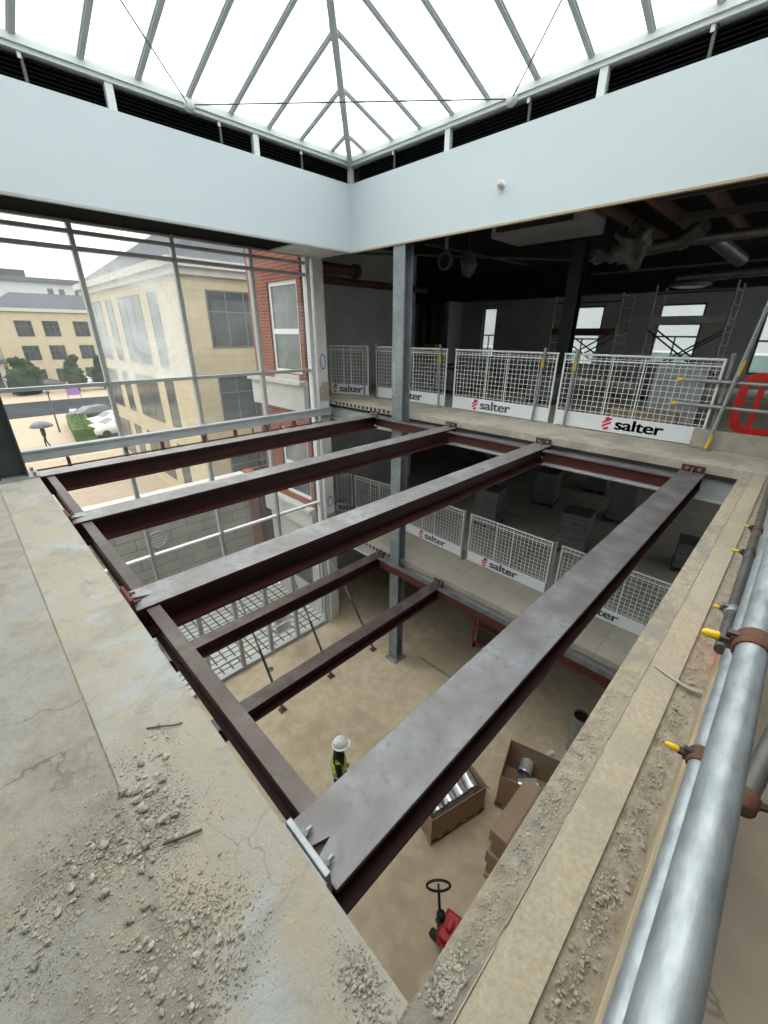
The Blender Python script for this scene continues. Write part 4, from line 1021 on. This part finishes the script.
a = R(-74)
for i, (u, v, z, rz, r) in enumerate(((.30, .25, .45, -50, .13), (.35, .55, .42, 10, .13))):
    x = 4.79 + u*math.cos(a) - v*math.sin(a); y = 1.86 + u*math.sin(a) + v*math.cos(a)
    fitting(('shiny metal duct sleeve at the near side of the tall backed open box', 'shiny metal duct sleeve at the far side of the tall backed open box')[i], x, y, Z0+z, (math.cos(R(rz)), math.sin(R(rz)), .1), r)
labs = ('closed brown carton lowest in the stack by the right slab edge', 'closed brown carton second from the bottom of the stack by the right slab edge', 'closed brown carton second from the top of the stack by the right slab edge', 'closed brown carton topmost in the stack by the right slab edge')
tag(MB().box(3.72, 4.76, .62, 1.42, Z0, Z0+.10).build('pallet', M['pallet']), 'wooden pallet carrying the closed carton stack', 'pallet')
for k in range(4):
    z = Z0+.101+k*.262; sx = (.0, -.02, .03, .0)[k]
    t = thing('closed_carton', labs[k], 'cardboard box', (4.3+sx, 1.03, z))
    part(B(3.76+sx, 4.88+sx, .63, 1.46-(.03, .0, .04, 0)[k], z, z+.26), 'carton', 'card', t, bevel=.006)
    part(B(3.757+sx, 4.883+sx, 1.17, 1.20, z+.2601, z+.2615), 'seam_tape', 'card_in', t)
    b = MB()
    for (p, q) in (((0, 0), (.06, 0)), ((0, .05), (.06, .05)), ((0, 0), (0, .05)), ((.06, 0), (.06, .05)), ((.03, 0), (.03, .05))):
        b.beam((4.05+sx+p[0], 1.05+p[1], z+.2608), (4.05+sx+q[0]+.001, 1.05+q[1]+.001, z+.2608), .007, .001)
    part(b, 'printed_mark', 'ink', t)
t = thing('duct_section', 'grey upright duct section with a dark open mouth beside the right slab edge', 'duct', (6.95, 1.30, Z0))
n = 24
b = MB(); b.tube([(6.95, 1.30, Z0), (6.95, 1.30, Z0+.95)], .15, n, cap=False); part(b, 'shell', 'galv_dull', t)
b = MB(); b.tube([(6.95, 1.30, Z0+.93), (6.95, 1.30, Z0+.955)], [.157, .157], n, cap=False); part(b, 'rim', 'galv_dull', t)
b = MB(); b.tube([(6.95, 1.30, Z0+.02), (6.95, 1.30, Z0+.91)], .147, n); part(b, 'mouth_shade', 'black', t)  # black plug paints the shade inside the duct's open mouth
b = MB().tube([(6.4, 1.62, Z0+.05), (6.52, 1.55, Z0+.05)], .05, 14); tag(b.build('tape_roll', M['white_paint']), 'small white roll on the floor left of the upright duct section', 'roll')

# pallet truck: d points from the handle side to the fork tips
t = thing('pallet_truck', 'red hand pallet truck with a black loop handle on the ground floor', 'pallet truck', (2.68, 1.53, Z0))
o0 = Vector((2.68, 1.53, Z0)); d = Vector((.15, -.989, 0)); e = Vector((.989, .15, 0)); U = Vector((0, 0, 1))
def W(a, b_, z): return o0 + d*a + e*b_ + U*z
b = MB(); b.obox(W(.16, 0, .26), d*.10, e*.17, U*.14); b.obox(W(.17, 0, .45), d*.04, e*.07, U*.05)
b.add([W(.05, -.17, .42), W(.05, .17, .42), W(.34, .27, .22), W(.34, -.27, .22), W(.05, -.17, .36), W(.05, .17, .36), W(.34, .27, .14), W(.34, -.27, .14)], [(0, 1, 2, 3), (7, 6, 5, 4), (0, 4, 5, 1), (1, 5, 6, 2), (2, 6, 7, 3), (3, 7, 4, 0)])
part(b, 'body', 'red_truck', t, bevel=.015)
for s_ in (-1, 1):
    b = MB(); b.obox(W(.90, s_*.19, .17), d*.58, e*.08, U*.03); part(b, 'fork', 'red_truck', t, bevel=.01)
    b = MB(); q = W(1.32, s_*.19, .07); b.tube([q-e*.05, q+e*.05], .07, 12); part(b, 'roller', 'black', t)
b = MB()
for s_ in (-1, 1): q = W(.02, s_*.09, .10); b.tube([q-e*.03, q+e*.03], .10, 16)
part(b, 'steering_wheels', 'black', t)
b = MB(); b.tube([W(.04, 0, .12), W(.03, 0, .52)], .05, 14); b.sphere(W(.02, 0, .50), .065); part(b, 'pump', 'black', t)
h0 = W(.0, 0, .55); h1 = W(-.06, .03, .95)
b = MB(); b.tube([h0, h1], .02, 10)
ax = (h1-h0).normalized(); ctr = h1 + ax*.10
pts = []
for k in range(25):
    q = 2*PI*k/24; pts.append(ctr + Vector((.71, -.70, 0))*(.16*math.cos(q)) + ax*(.105*math.sin(q)))
b.tube(pts, .017, 8, cap=False); b.tube([h1 - ax*.01, ctr + ax*.03], .014, 8); part(b, 'handle', 'black', t)

# person in helmet and vest
def skin_body(name, joints, edges, m, parent=None, sub=2):
    me = bpy.data.meshes.new(name); me.from_pydata([j[0] for j in joints], edges, []); o = bpy.data.objects.new(name, me); C.objects.link(o)
    sk = o.modifiers.new('skin', 'SKIN'); sk.use_smooth_shade = True
    for v, j in zip(me.skin_vertices[0].data, joints): v.radius = (j[1], j[2] if len(j) > 2 else j[1])
    me.skin_vertices[0].data[0].use_root = True
    ss = o.modifiers.new('sub', 'SUBSURF'); ss.levels = sub; ss.render_levels = sub
    dg = bpy.context.evaluated_depsgraph_get(); dg.update()
    m2 = bpy.data.meshes.new_from_object(o.evaluated_get(dg)); bpy.data.objects.remove(o)
    for p in m2.polygons: p.use_smooth = True
    m2.materials.clear(); m2.materials.append(M[m])
    o = bpy.data.objects.new(name, m2); C.objects.link(o)
    if parent: o.parent = parent
    return o
pt = thing('person', 'person in white helmet and yellow vest walking on the ground floor beside the wide beam', 'person', (2.78, 3.83, Z0), None, R(-42))
# local: +x forward, +y left
J = [((0, 0, .94), .125, .15), ((0, 0, 1.12), .115, .15), ((.01, 0, 1.30), .125, .17), ((.0, 0, 1.42), .08, .12), ((.02, 0, 1.51), .052, .052), ((.04, 0, 1.60), .07, .07),
     ((0, .18, 1.42), .062), ((-.06, .23, 1.16), .047), ((.06, .22, .95), .036), ((.10, .215, .89), .03),
     ((0, -.18, 1.42), .062), ((.04, -.23, 1.16), .047), ((.24, -.19, 1.02), .036), ((.30, -.18, 1.0), .03),
     ((.02, .10, .86), .095), ((.14, .10, .50), .065), ((.08, .10, .10), .045), ((.13, .10, .06), .045), ((.25, .11, .045), .035),
     ((-.01, -.10, .86), .095), ((.02, -.10, .48), .065), ((-.20, -.10, .12), .045), ((-.17, -.10, .07), .045), ((-.05, -.11, .045), .035)]
Ed = [(0, 1), (1, 2), (2, 3), (3, 4), (4, 5), (3, 6), (6, 7), (7, 8), (8, 9), (3, 10), (10, 11), (11, 12), (12, 13), (0, 14), (14, 15), (15, 16), (16, 17), (17, 18), (0, 19), (19, 20), (20, 21), (21, 22), (22, 23)]
skin_body('clothed_body', J, Ed, 'cloth_dark', pt)
hb = MB(); hb.sphere((.055, 0, 1.63), .093, .078, .118, 18, 12); hb.sphere((.148, 0, 1.615), .016, .012, .02, 8, 6); hb.sphere((.055, .08, 1.62), .012, .008, .03, 8, 6); hb.sphere((.055, -.08, 1.62), .012, .008, .03, 8, 6)
hb.sphere((.135, 0, 1.575), .012, .024, .007, 8, 6); hb.sphere((.05, 0, 1.54), .06, .055, .06, 12, 8)
hd = placed(hb, 'head', 'skin', pt)
eb = MB(); eb.sphere((.138, .03, 1.64), .009); eb.sphere((.138, -.03, 1.64), .009); placed(eb, 'eyes', 'black', hd)
hr = MB().sphere((.025, 0, 1.64), .088, .083, .11, 16, 10); placed(hr, 'hair', 'hair', hd)
for sy, fw, jx in ((1, (.10, .215, .89), 0), (-1, (.30, -.18, 1.0), 1)):
    b = MB(); p = Vector(fw); dn = Vector((.25, 0, -.95)) if sy == 1 else Vector((.93, .1, -.3))
    dn.normalize(); sd = Vector((dn.z, 0, -dn.x)).normalized() if sy == 1 else Vector((0, 1, 0)); 
    if sy == 1: sd = Vector((1, 0, .25)).normalized()
    b.sphere(p + dn*.03, .034, .026, .04, 10, 8)
    for k, l in enumerate((.065, .08, .075, .055)):
        q = p + dn*.055 + sd*(.024 - .016*k); b.tube([q, q + dn*l*.55, q + dn*l*.95 + Vector((.0, -sy*.015, 0))], [.0085, .008, .0065], 8)
    q = p + dn*.02 + sd*.03; b.tube([q, q + dn*.035 + sd*.02, q + dn*.06 + sd*.022], [.010, .009, .007], 8)
    placed(b, 'hand', 'skin', pt)
vb = skin_body('safety_vest', [((-.0, 0, .93), .145, .185), ((0, 0, 1.12), .135, .18), ((.008, 0, 1.30), .142, .205), ((0, 0, 1.425), .09, .165)], [(0, 1), (1, 2), (2, 3)], 'vest', pt, 2)
for z, rx, ry in ((1.04, .145, .178), (1.18, .142, .182)):
    b = MB(); n = 28; vs = []
    for k in range(n):
        q = 2*PI*k/n; vs += [(rx*math.cos(q), ry*math.sin(q), z), (rx*math.cos(q), ry*math.sin(q), z+.05)]
    b.add(vs, [(2*k, 2*((k+1) % n), 2*((k+1) % n)+1, 2*k+1) for k in range(n)], True); placed(b, 'reflective_band', 'silver', vb)
b = MB(); b.sphere((.045, 0, 1.685), .128, .112, .135, 22, 10, 0, .52); b.tube([(.045, 0, 1.675), (.045, 0, 1.685)], [.14, .132], 22); b.obox((.175, 0, 1.676), (.035, 0, -.006), (0, .07, 0), (0, 0, .005))
b.tube([(-.07, 0, 1.74), (.0, 0, 1.805), (.045, 0, 1.822), (.10, 0, 1.80), (.155, 0, 1.73)], .012, 8); placed(b, 'helmet', 'helmet', pt)

# ------------------------------------------------------------------ outside
B(-70, 150, 12.4, 170, Z0-.3, Z0-.02).build('floor', M['paving'], None, 'structure')
B(-70, 5.94, GY+.062, 12.4, Z0-.3, Z0-.02).build('floor', M['setts'], None, 'structure')
# ashlar boundary wall with a round vent
t = thing('ashlar_wall', 'grey ashlar stone wall with a round vent seen through the lower glazing', 'wall', (3.2, 12.1, Z0))
part(B(-6, 5.72, 12.0, 12.3, Z0-.02, -2.75), 'masonry', 'ashlar', t); part(B(-6, 5.72, 11.96, 12.34, -2.75, -2.66), 'coping', 'stone_white', t)
b = MB(); b.tube([(2.80+.24*math.cos(R(q)), 11.985, -3.98+.24*math.sin(R(q))) for q in range(0, 361, 12)], .03, 8, cap=False)
v_ = part(b, 'vent_ring', 'stone_white', t)
b = MB(); b.tube([(2.80, 11.998, -3.98), (2.80, 11.99, -3.98)], .23, 24); part(b, 'vent_plate', 'mull_white', v_)
b = MB()
for k in range(-2, 3): b.box(2.80-.21, 2.80+.21, 11.975, 11.985, -3.98+k*.085-.012, -3.98+k*.085+.012)
part(b, 'vent_slats', 'unit', v_)
# orange brick pier and scaffold ladder at the end of the wall
t = thing('brick_pier', 'narrow orange brick pier at the right end of the ashlar wall', 'pier', (5.86, 12.1, Z0-.02))
part(B(5.73, 6.0, 11.9, 12.25, Z0-.02, -2.6), 'shaft', 'brick_xz', t); part(B(6.001, 7.6, 12.1, 12.25, Z0-.02, -2.6), 'recessed_wall', 'brick_dark', t)
t = thing('ladder', 'dark ladder standing in front of the narrow brick pier outside', 'ladder', (6.2, 11.6, Z0-.02))
for x in (6.04, 6.38): part(MB().tube([(x, 11.5, Z0-.02), (x, 11.75, -1.2)], .03, 8), 'stile', 'bolt_dark', t)
b = MB(); z = Z0+.3
while z < -1.4: f = (z-Z0)/(-1.2-Z0); b.tube([(6.04, 11.5+.25*f, z), (6.38, 11.5+.25*f, z)], .02, 6); z += .30
part(b, 'rungs', 'bolt_dark', t)
# brick wing (faces -x)
t = thing('brick_wing', 'red brick wing of the building with white sash windows outside the glazing', 'building', (8, 10, Z0))
X0 = 5.95
def wallYZ(b, y0, y1, z0, z1, hs):
    ys = sorted(set([y0, y1] + [v for h in hs for v in h[:2]])); zs_ = sorted(set([z0, z1] + [v for h in hs for v in h[2:4]]))
    for a, c in zip(ys[:-1], ys[1:]):
        for p, q in zip(zs_[:-1], zs_[1:]):
            if any(h[0] < (a+c)/2 < h[1] and h[2] < (p+q)/2 < h[3] for h in hs): continue
            b.box(X0, X0+.25, a, c, p, q)
b = MB(); hs = [(8.72, 9.98, .56, 2.60), (8.72, 9.98, -2.75, -.85)]
wallYZ(b, 8.56, 10.9, -3.0, 4.15, hs); b.box(X0+.25, 9.5, 10.65, 10.9, -3.0, 4.15); part(b, 'brick_wall', 'brick', t)
b = MB(); b.box(X0-.02, X0+.25, 8.56, 10.95, Z0-.02, -3.0); part(b, 'stone_base', 'stone_white', t)
b = MB(); b.box(X0-.14, X0-.001, 8.52, 11.0, -.30, .33); b.box(X0-.24, X0-.0, 8.52, 11.05, .33, .42); b.box(X0-.06, X0-.001, 8.8, 9.9, .42, .54); part(b, 'stone_band', 'stone_white', t)
b = MB(); b.box(X0-.16, X0-.021, 8.52, 11.0, -3.55, -3.0); b.box(X0-.24, X0-.021, 8.52, 11.05, -3.0, -2.9); part(b, 'stone_band', 'stone_white', t)
b = MB(); b.box(X0-.2, 9.5, 8.52, 11.0, 4.15, 4.3); part(b, 'coping', 'stone_white', t)
for (y0, y1, z0, z1) in hs:
    b = MB(); w = .09
    b.box(X0+.05, X0+.13, y0, y0+w, z0, z1).box(X0+.05, X0+.13, y1-w, y1, z0, z1).box(X0+.05, X0+.13, y0+w, y1-w, z0, z0+w).box(X0+.05, X0+.13, y0+w, y1-w, z1-w, z1)
    zm = z0+(z1-z0)*.47; b.box(X0+.04, X0+.13, y0+w, y1-w, zm-.06, zm+.06)
    f = part(b, 'window_frame', 'win_white', t); part(B(X0+.08, X0+.10, y0+w, y1-w, z0+w, z1-w), 'pane', 'brick_glass', f)
# ground floor side window in the stone base
f = part(B(X0-.03, X0-.0205, 8.9, 9.9, -5.6, -4.1), 'window_frame', 'win_frame', t); part(B(X0-.036, X0-.0301, 8.97, 9.83, -5.53, -4.17), 'pane', 'win_dark', f)

# cream stone building next door
t = thing('stone_building', 'cream stone building with slate hipped roof and dark windows next door', 'building', (12, 22, Z0))
CX, CY = 6.93, 18.0
part(B(CX, 22, CY, 33, Z0-.02, 3.75), 'wall', 'cream_x', t)
part(B(CX-.012, CX-.0005, CY, 33, Z0-.02, 3.75), 'side_wall', 'cream_y', t)
b = MB(); b.box(CX-.35, 22.3, CY-.35, 33.3, 3.75, 4.05); b.box(CX-.18, 22.1, CY-.18, 33.1, 3.5, 3.75); part(b, 'cornice', 'stone_white', t)
b = MB(); x0, x1, y0, y1 = CX-.3, 22.3, CY-.3, 33.3; zt, zr = 4.051, 8.2
b.add([(x0, y0, zt), (x1, y0, zt), (x1, y1, zt), (x0, y1, zt), (x0+6, y0+6, zr), (x1-6, y0+6, zr), (x1-6, y1-6, zr), (x0+6, y1-6, zr)],
      [(0, 1, 5, 4), (1, 2, 6, 5), (2, 3, 7, 6), (3, 0, 4, 7), (4, 5, 6, 7), (3, 2, 1, 0)]); part(b, 'slate_roof', 'slate', t)
def win_front(x0, x1, z0, z1, y, cols=3):
    b = MB(); w = .06
    b.box(x0, x0+w, y-.03, y-.001, z0, z1).box(x1-w, x1, y-.03, y-.001, z0, z1).box(x0+w, x1-w, y-.03, y-.001, z0, z0+w).box(x0+w, x1-w, y-.03, y-.001, z1-w, z1)
    for k in range(1, cols): q = x0+(x1-x0)*k/cols; b.box(q-.025, q+.025, y-.03, y-.001, z0+w, z1-w)
    b.box(x0+w, x1-w, y-.03, y-.001, z0+(z1-z0)*.62, z0+(z1-z0)*.62+.05)
    f = part(b, 'window_frame', 'win_frame', t); part(B(x0+w, x1-w, y-.02, y-.002, z0+w, z1-w), 'pane', 'win_dark', f)
def win_side(y0, y1, z0, z1, x, t=None, cols=2):
    b = MB(); w = .06
    b.box(x-.03, x-.001, y0, y0+w, z0, z1).box(x-.03, x-.001, y1-w, y1, z0, z1).box(x-.03, x-.001, y0+w, y1-w, z0, z0+w).box(x-.03, x-.001, y0+w, y1-w, z1-w, z1)
    for k in range(1, cols): q = y0+(y1-y0)*k/cols; b.box(x-.03, x-.001, q-.025, q+.025, z0+w, z1-w)
    f = part(b, 'window_frame', 'win_frame', t); part(B(x-.02, x-.002, y0+w, y1-w, z0+w, z1-w), 'pane', 'win_dark', f)
for (z0, z1) in ((.90, 3.05), (-2.15, -.25), (-5.6, -3.4)):
    for x in (7.95, 11.6, 15.2): win_front(x, x+2.4, z0, z1, CY)
for (z0, z1) in ((.0, 3.05), (-2.75, -.55), (-5.8, -3.6)):
    for (ya, yb, c_) in ((20.4, 21.5, 1), (22.6, 26.0, 3), (27.2, 28.3, 1), (29.4, 32, 2)): win_side(ya, yb, z0, z1, CX-.012, t, c_)

# far cream office across the road
t = thing('far_office', 'distant cream office block with two rows of dark windows and a slate roof', 'building', (10, 88, Z0))
FYY = 85.0
part(B(6.0, 48, FYY, FYY+14, Z0-.02, 4.15), 'wall', 'cream_x', t)
part(B(5.8, 48.2, FYY-.3, FYY+14.3, 4.15, 4.6), 'cornice', 'stone_white', t)
b = MB(); b.add([(5.7, FYY-.3, 4.6), (48.3, FYY-.3, 4.6), (48.3, FYY+14.3, 4.6), (5.7, FYY+14.3, 4.6), (9.5, FYY+6, 7.0), (45, FYY+6, 7.0), (45, FYY+8, 7.0), (9.5, FYY+8, 7.0)], [(0, 1, 5, 4), (1, 2, 6, 5), (2, 3, 7, 6), (3, 0, 4, 7), (4, 5, 6, 7), (3, 2, 1, 0)])
part(b, 'slate_roof', 'slate', t)
b = MB()
for x in (14.5, 16.0, 18.2): b.box(x, x+.7, FYY+6.1, FYY+6.7, 6.9, 7.8)
part(b, 'chimney_vents', 'win_frame', t)
for z0, z1 in ((.75, 2.95), (-2.6, -.5), (-6.2, -3.9)):
    for x in (8.3, 11.6, 15.5, 19.2, 22.9, 26.5, 30.2): win_front(x, x+2.05, z0, z1, FYY)
for z0, z1 in ((.75, 2.95), (-2.6, -.5)):
    for y in (87, 91, 95): win_side(y, y+2, z0, z1, 6.0, t)
# white clad building behind
t = thing('pale_office', 'pale clad flat roofed building rising behind the distant cream office', 'building', (30, 132, Z0))
part(B(-3, 75, 125, 150, Z0-.02, 11.3), 'wall', 'pale_clad', t); part(B(-3.5, 75.5, 124.4, 150.4, 11.3, 12.1), 'parapet', 'win_frame', t); part(B(-3, 17, 127, 148, 12.1, 13.6), 'plant_room', 'slate', t)
b = MB()
for z in (1.5, 5.0): b.box(-2, 15.2, 124.95, 124.999, z, z+1.8)
part(b, 'window_strip', 'win_dark', t)
t = thing('side_office', 'grey roofed low link building at the far left beyond the paving', 'building', (0, 80, Z0))
part(B(-14, 4.9, 78, 92, Z0-.02, -2.6), 'wall', 'stone_white', t); part(B(-14.3, 5.2, 77.6, 92.3, -2.6, -2.0), 'flat_roof', 'slate', t)
part(B(-13, 4.5, 77.95, 77.999, -5.6, -3.2), 'window_strip', 'win_dark', t)
# road, hedge, cars, trees, umbrella
b = MB(); n = 24; vs = []
for k in range(n+1):
    x = -10 + 60*k/n; c = 54.8 - .012*(x-7)**2 + .15*(x-7)*0; w = 12
    vs += [(x, c, Z0-.015), (x, c+w, Z0-.015)]
b.add(vs, [(2*k, 2*k+2, 2*k+3, 2*k+1) for k in range(n)]); b.build('floor', M['asphalt'], None, 'structure')
def leafy(b, c, r, n, s, seed, flat=1.0):
    random.seed(seed)
    for k in range(n):
        d = Vector((random.gauss(0, 1), random.gauss(0, 1), random.gauss(0, 1))).normalized(); p = Vector(c) + Vector((d.x*r[0], d.y*r[1], d.z*r[2]))*random.uniform(.75, 1.05)
        u = Vector((random.gauss(0, 1), random.gauss(0, 1), random.gauss(0, 1))).normalized(); w = u.cross(d).normalized() if u.cross(d).length > .01 else Vector((1, 0, 0))
        b.add([p-u*s, p+w*s*.5, p+u*s, p-w*s*.5], [(0, 1, 2, 3)])
b = MB(); n = 60
b.obox((6.45, 43.2, Z0+.45), (.42, 3.9, 0), (.75, -.1, 0), (0, 0, .45))
for k in range(60): f = k/59; leafy(b, (6.05+.8*f, 39.4+7.6*f, Z0+.75), (.7, .5, .35), 24, .09, k)
tag(b.build('hedge', M['hedge']), 'clipped green hedge between the paving and the white cars', 'hedge')
def car(label, x, y, rz, m):
    t = thing('car', label, 'car', (x, y, Z0-.02), None, rz)
    prof = [(-2.1, .35), (-2.15, .75), (-1.9, .98), (-1.2, 1.08), (-.45, 1.42), (.75, 1.45), (1.55, 1.05), (2.05, .95), (2.15, .6), (2.1, .3)]
    b = MB(); vs = []
    for (sy, k) in ((-.86, 1), (-.62, 2), (.62, 2), (.86, 1)):
        for (px, pz) in prof: vs.append((px*(1 if k == 2 else .985), sy, pz if (k == 2 or pz < 1.0) else .98 + (pz-.98)*.45))
    n = len(prof)
    for r in range(3): b.add([], [])
    fs = [(r*n+i, r*n+(i+1) % n, (r+1)*n+(i+1) % n, (r+1)*n+i) for r in range(3) for i in range(n)] + [tuple(range(n-1, -1, -1)), tuple(range(3*n, 4*n))]
    b.add(vs, fs, True); placed(b, 'body', m, t)
    for s_ in (-1, 1):
        b = MB(); b.add([(-1.05, s_*.80, 1.02), (1.4, s_*.80, 1.02), (.72, s_*.70, 1.36), (-.42, s_*.70, 1.36), (-1.05, s_*.83, 1.02), (1.4, s_*.83, 1.02), (.72, s_*.73, 1.36), (-.42, s_*.73, 1.36)], [(0, 1, 2, 3), (7, 6, 5, 4), (0, 4, 5, 1), (1, 5, 6, 2), (2, 6, 7, 3), (3, 7, 4, 0)])
        placed(b, 'side_window', 'win_dark', t)
        for wx in (-1.35, 1.3): placed(MB().tube([(wx, s_*.70, .33), (wx, s_*.88, .33)], .33, 16), 'wheel', 'black', t)
    b = MB(); b.add([(.8, -.58, 1.46), (.8, .58, 1.46), (1.56, .64, 1.09), (1.56, -.64, 1.09)], [(0, 3, 2, 1)]); b.add([(-.5, -.58, 1.43), (-.5, .58, 1.43), (-1.2, .64, 1.10), (-1.2, -.64, 1.10)], [(0, 1, 2, 3)])
    placed(b, 'windscreens', 'win_dark', t)
car('white car parked nearest the glazing, beside the hedge', 8.6, 40.2, R(10), 'car_white')
car('second white car parked behind the first by the hedge', 9.2, 43.6, R(14), 'car_white')
car('dark car parked at the end of the hedge', 8.6, 48.4, R(20), 'car_dark')
car('small dark car on the far side of the road left of the trees', 9.4, 80.5, R(0), 'car_dark')
car('pale car on the far side of the road between the trees', 14.0, 80.5, R(0), 'car_white')
def tree(label, x, y, h, r, seed):
    t = thing('tree', label, 'tree', (x, y, Z0-.02))
    part(MB().tube([(x, y, Z0-.02), (x, y, Z0+h*.5)], [.14, .09], 8), 'trunk', 'trunk', t)
    b = MB(); random.seed(seed)
    for k in range(9):
        f = k/8; c = (x+random.uniform(-.3, .3)*r, y+random.uniform(-.3, .3)*r, Z0+h*(.28+.62*f)); rr_ = r*(1.0-.65*f)+.15
        b.sphere(c, rr_*.8, rr_*.8, rr_*.65, 10, 7, rough=.4, seed=seed+k); leafy(b, c, (rr_, rr_, rr_*.8), 90, .2, seed*7+k)
    part(b, 'crown', 'leaf', t)
tree('bushy green tree at the left before the distant cream office', 6.6, 75, 4.6, 2.1, 3)
tree('pointed green tree in the middle before the distant cream office', 12.3, 75, 5.0, 1.25, 5)
tree('green tree beside the grey mullion before the distant cream office', 15.6, 75, 4.8, 1.3, 8)
t = thing('person', 'person under a dark umbrella walking over the beige paving outside', 'person', (3.45, 38.9, Z0-.02), None, R(200))
J2 = [((0, 0, .94), .13, .16), ((0, 0, 1.25), .13, .19), ((0, 0, 1.42), .09, .13), ((.01, 0, 1.52), .055), ((.02, 0, 1.60), .075), ((0, .2, 1.40), .06), ((.02, .25, 1.12), .045), ((.2, .2, 1.15), .035), ((0, -.2, 1.40), .06), ((-.03, -.25, 1.12), .045), ((.05, -.24, .88), .035), ((.05, .1, .86), .09), ((.14, .1, .48), .06), ((.12, .1, .07), .045), ((.24, .1, .04), .035), ((-.02, -.1, .86), .09), ((-.05, -.1, .48), .06), ((-.22, -.1, .09), .045), ((-.1, -.1, .04), .035)]
E2 = [(0, 1), (1, 2), (2, 3), (3, 4), (2, 5), (5, 6), (6, 7), (2, 8), (8, 9), (9, 10), (0, 11), (11, 12), (12, 13), (13, 14), (0, 15), (15, 16), (16, 17), (17, 18)]
skin_body('clothed_body', J2, E2, 'cloth_dark', t, 1)
hb = MB().sphere((.03, 0, 1.63), .09, .078, .12); placed(hb, 'head', 'skin', t); placed(MB().sphere((.01, 0, 1.66), .092, .085, .11), 'hair', 'hair', t)
t = thing('umbrella', 'open dark umbrella held over the person on the beige paving', 'umbrella', (3.45, 38.9, Z0+1.1))
b = MB(); b.sphere((3.45, 38.9, Z0+1.50), .72, .72, .42, 16, 6, 0, .48); part(b, 'canopy', 'car_dark', t)
b = MB().tube([(3.26, 38.83, Z0+1.1), (3.45, 38.9, Z0+1.95)], .012, 6); part(b, 'shaft', 'black', t)
t = thing('street_lamp', 'slim dark lamp post standing on the beige paving by the hedge', 'lamp post', (5.05, 44.5, Z0-.02))
part(MB().tube([(5.05, 44.5, Z0-.02), (5.05, 44.5, Z0+3.2)], [.07, .045], 8), 'post', 'bolt_dark', t); part(MB().sphere((5.05, 44.5, Z0+3.3), .16), 'lantern', 'bolt_dark', t)
t = thing('banner', 'small purple banner on a rail beyond the road', 'banner', (9.3, 62, Z0-.02))
part(B(8.9, 10.1, 61.98, 62.0, Z0+.95, Z0+1.85), 'cloth', 'purple', t)
for x in (8.85, 10.15): part(MB().tube([(x, 62.0, Z0-.02), (x, 62.0, Z0+1.95)], .03, 6), 'post', 'bolt_dark', t)
t = thing('site_hoarding', 'low red and white hoarding behind the hedge and cars', 'hoarding', (8.6, 50.6, Z0-.02))
for k in range(6): part(B(7.0+k*.6, 7.6+k*.6-.01, 50.6, 50.64, Z0+.25, Z0+.95), 'panel', 'red_truck' if k % 2 else 'toe', t)
part(B(7.0, 10.6, 50.64, 50.70, Z0-.02, Z0+.25), 'rail', 'toe', t)
# facade across the street beyond the far room windows
t = thing('opposite_building', 'pale building with green tinted window strips seen through the far room windows', 'building', (30, 3, Z0))
part(B(30, 34, -20, 24, Z0, 9), 'wall', 'pale_clad', t)
for z in (-.9, 3.2):
    for k in range(11): y = -16+k*3.4; f = part(B(29.95, 29.999, y, y+2.9, z, z+1.5), 'window', 'win_white', t); part(B(29.93, 29.9499, y+.1, y+2.8, z+.1, z+1.4), 'pane', 'far_glass', f)
B(17.1, 34, -25, 30, Z0-.3, Z0-.02).build('floor', M['paving'], None, 'structure')

# ------------------------------------------------------------------ sky, camera, colour management
w = bpy.data.worlds.new('overcast'); S.world = w; w.use_nodes = True
nt = w.node_tree; bg = nt.nodes['Background']
tc = nt.nodes.new('ShaderNodeTexCoord'); sp = nt.nodes.new('ShaderNodeSeparateXYZ'); nt.links.new(tc.outputs['Generated'], sp.inputs[0])
cr = nt.nodes.new('ShaderNodeValToRGB'); nt.links.new(sp.outputs[2], cr.inputs[0])
cr.color_ramp.elements[0].position = 0; cr.color_ramp.elements[0].color = (.31, .32, .325, 1)
cr.color_ramp.elements[1].position = .85; cr.color_ramp.elements[1].color = (1.0, 1.0, .985, 1)
nt.links.new(cr.outputs[0], bg.inputs[0]); bg.inputs[1].default_value = 2.6

cam = bpy.data.cameras.new('camera'); co = bpy.data.objects.new('camera', cam); C.objects.link(co)
f_, pit, rol, yaw = 408.33, .41352, .0047445, .782794
fwd = Vector((math.cos(yaw)*math.cos(pit), math.sin(yaw)*math.cos(pit), -math.sin(pit)))
rt = Vector((math.sin(yaw), -math.cos(yaw), 0)); upv = rt.cross(fwd)
r2 = rt*math.cos(rol) + upv*math.sin(rol); u2 = -rt*math.sin(rol) + upv*math.cos(rol)
mw = Matrix(((r2.x, u2.x, -fwd.x, 0), (r2.y, u2.y, -fwd.y, 0), (r2.z, u2.z, -fwd.z, 1.5), (0, 0, 0, 1)))
co.matrix_world = mw
cam.sensor_fit = 'VERTICAL'; cam.sensor_height = 36; cam.lens = 36*f_/1024; cam.clip_start = .02; cam.clip_end = 500
S.camera = co
S.view_settings.view_transform = 'Standard'; S.view_settings.look = 'None'; S.view_settings.gamma = 1; S.view_settings.use_curve_mapping = False
S.view_settings.exposure = .85
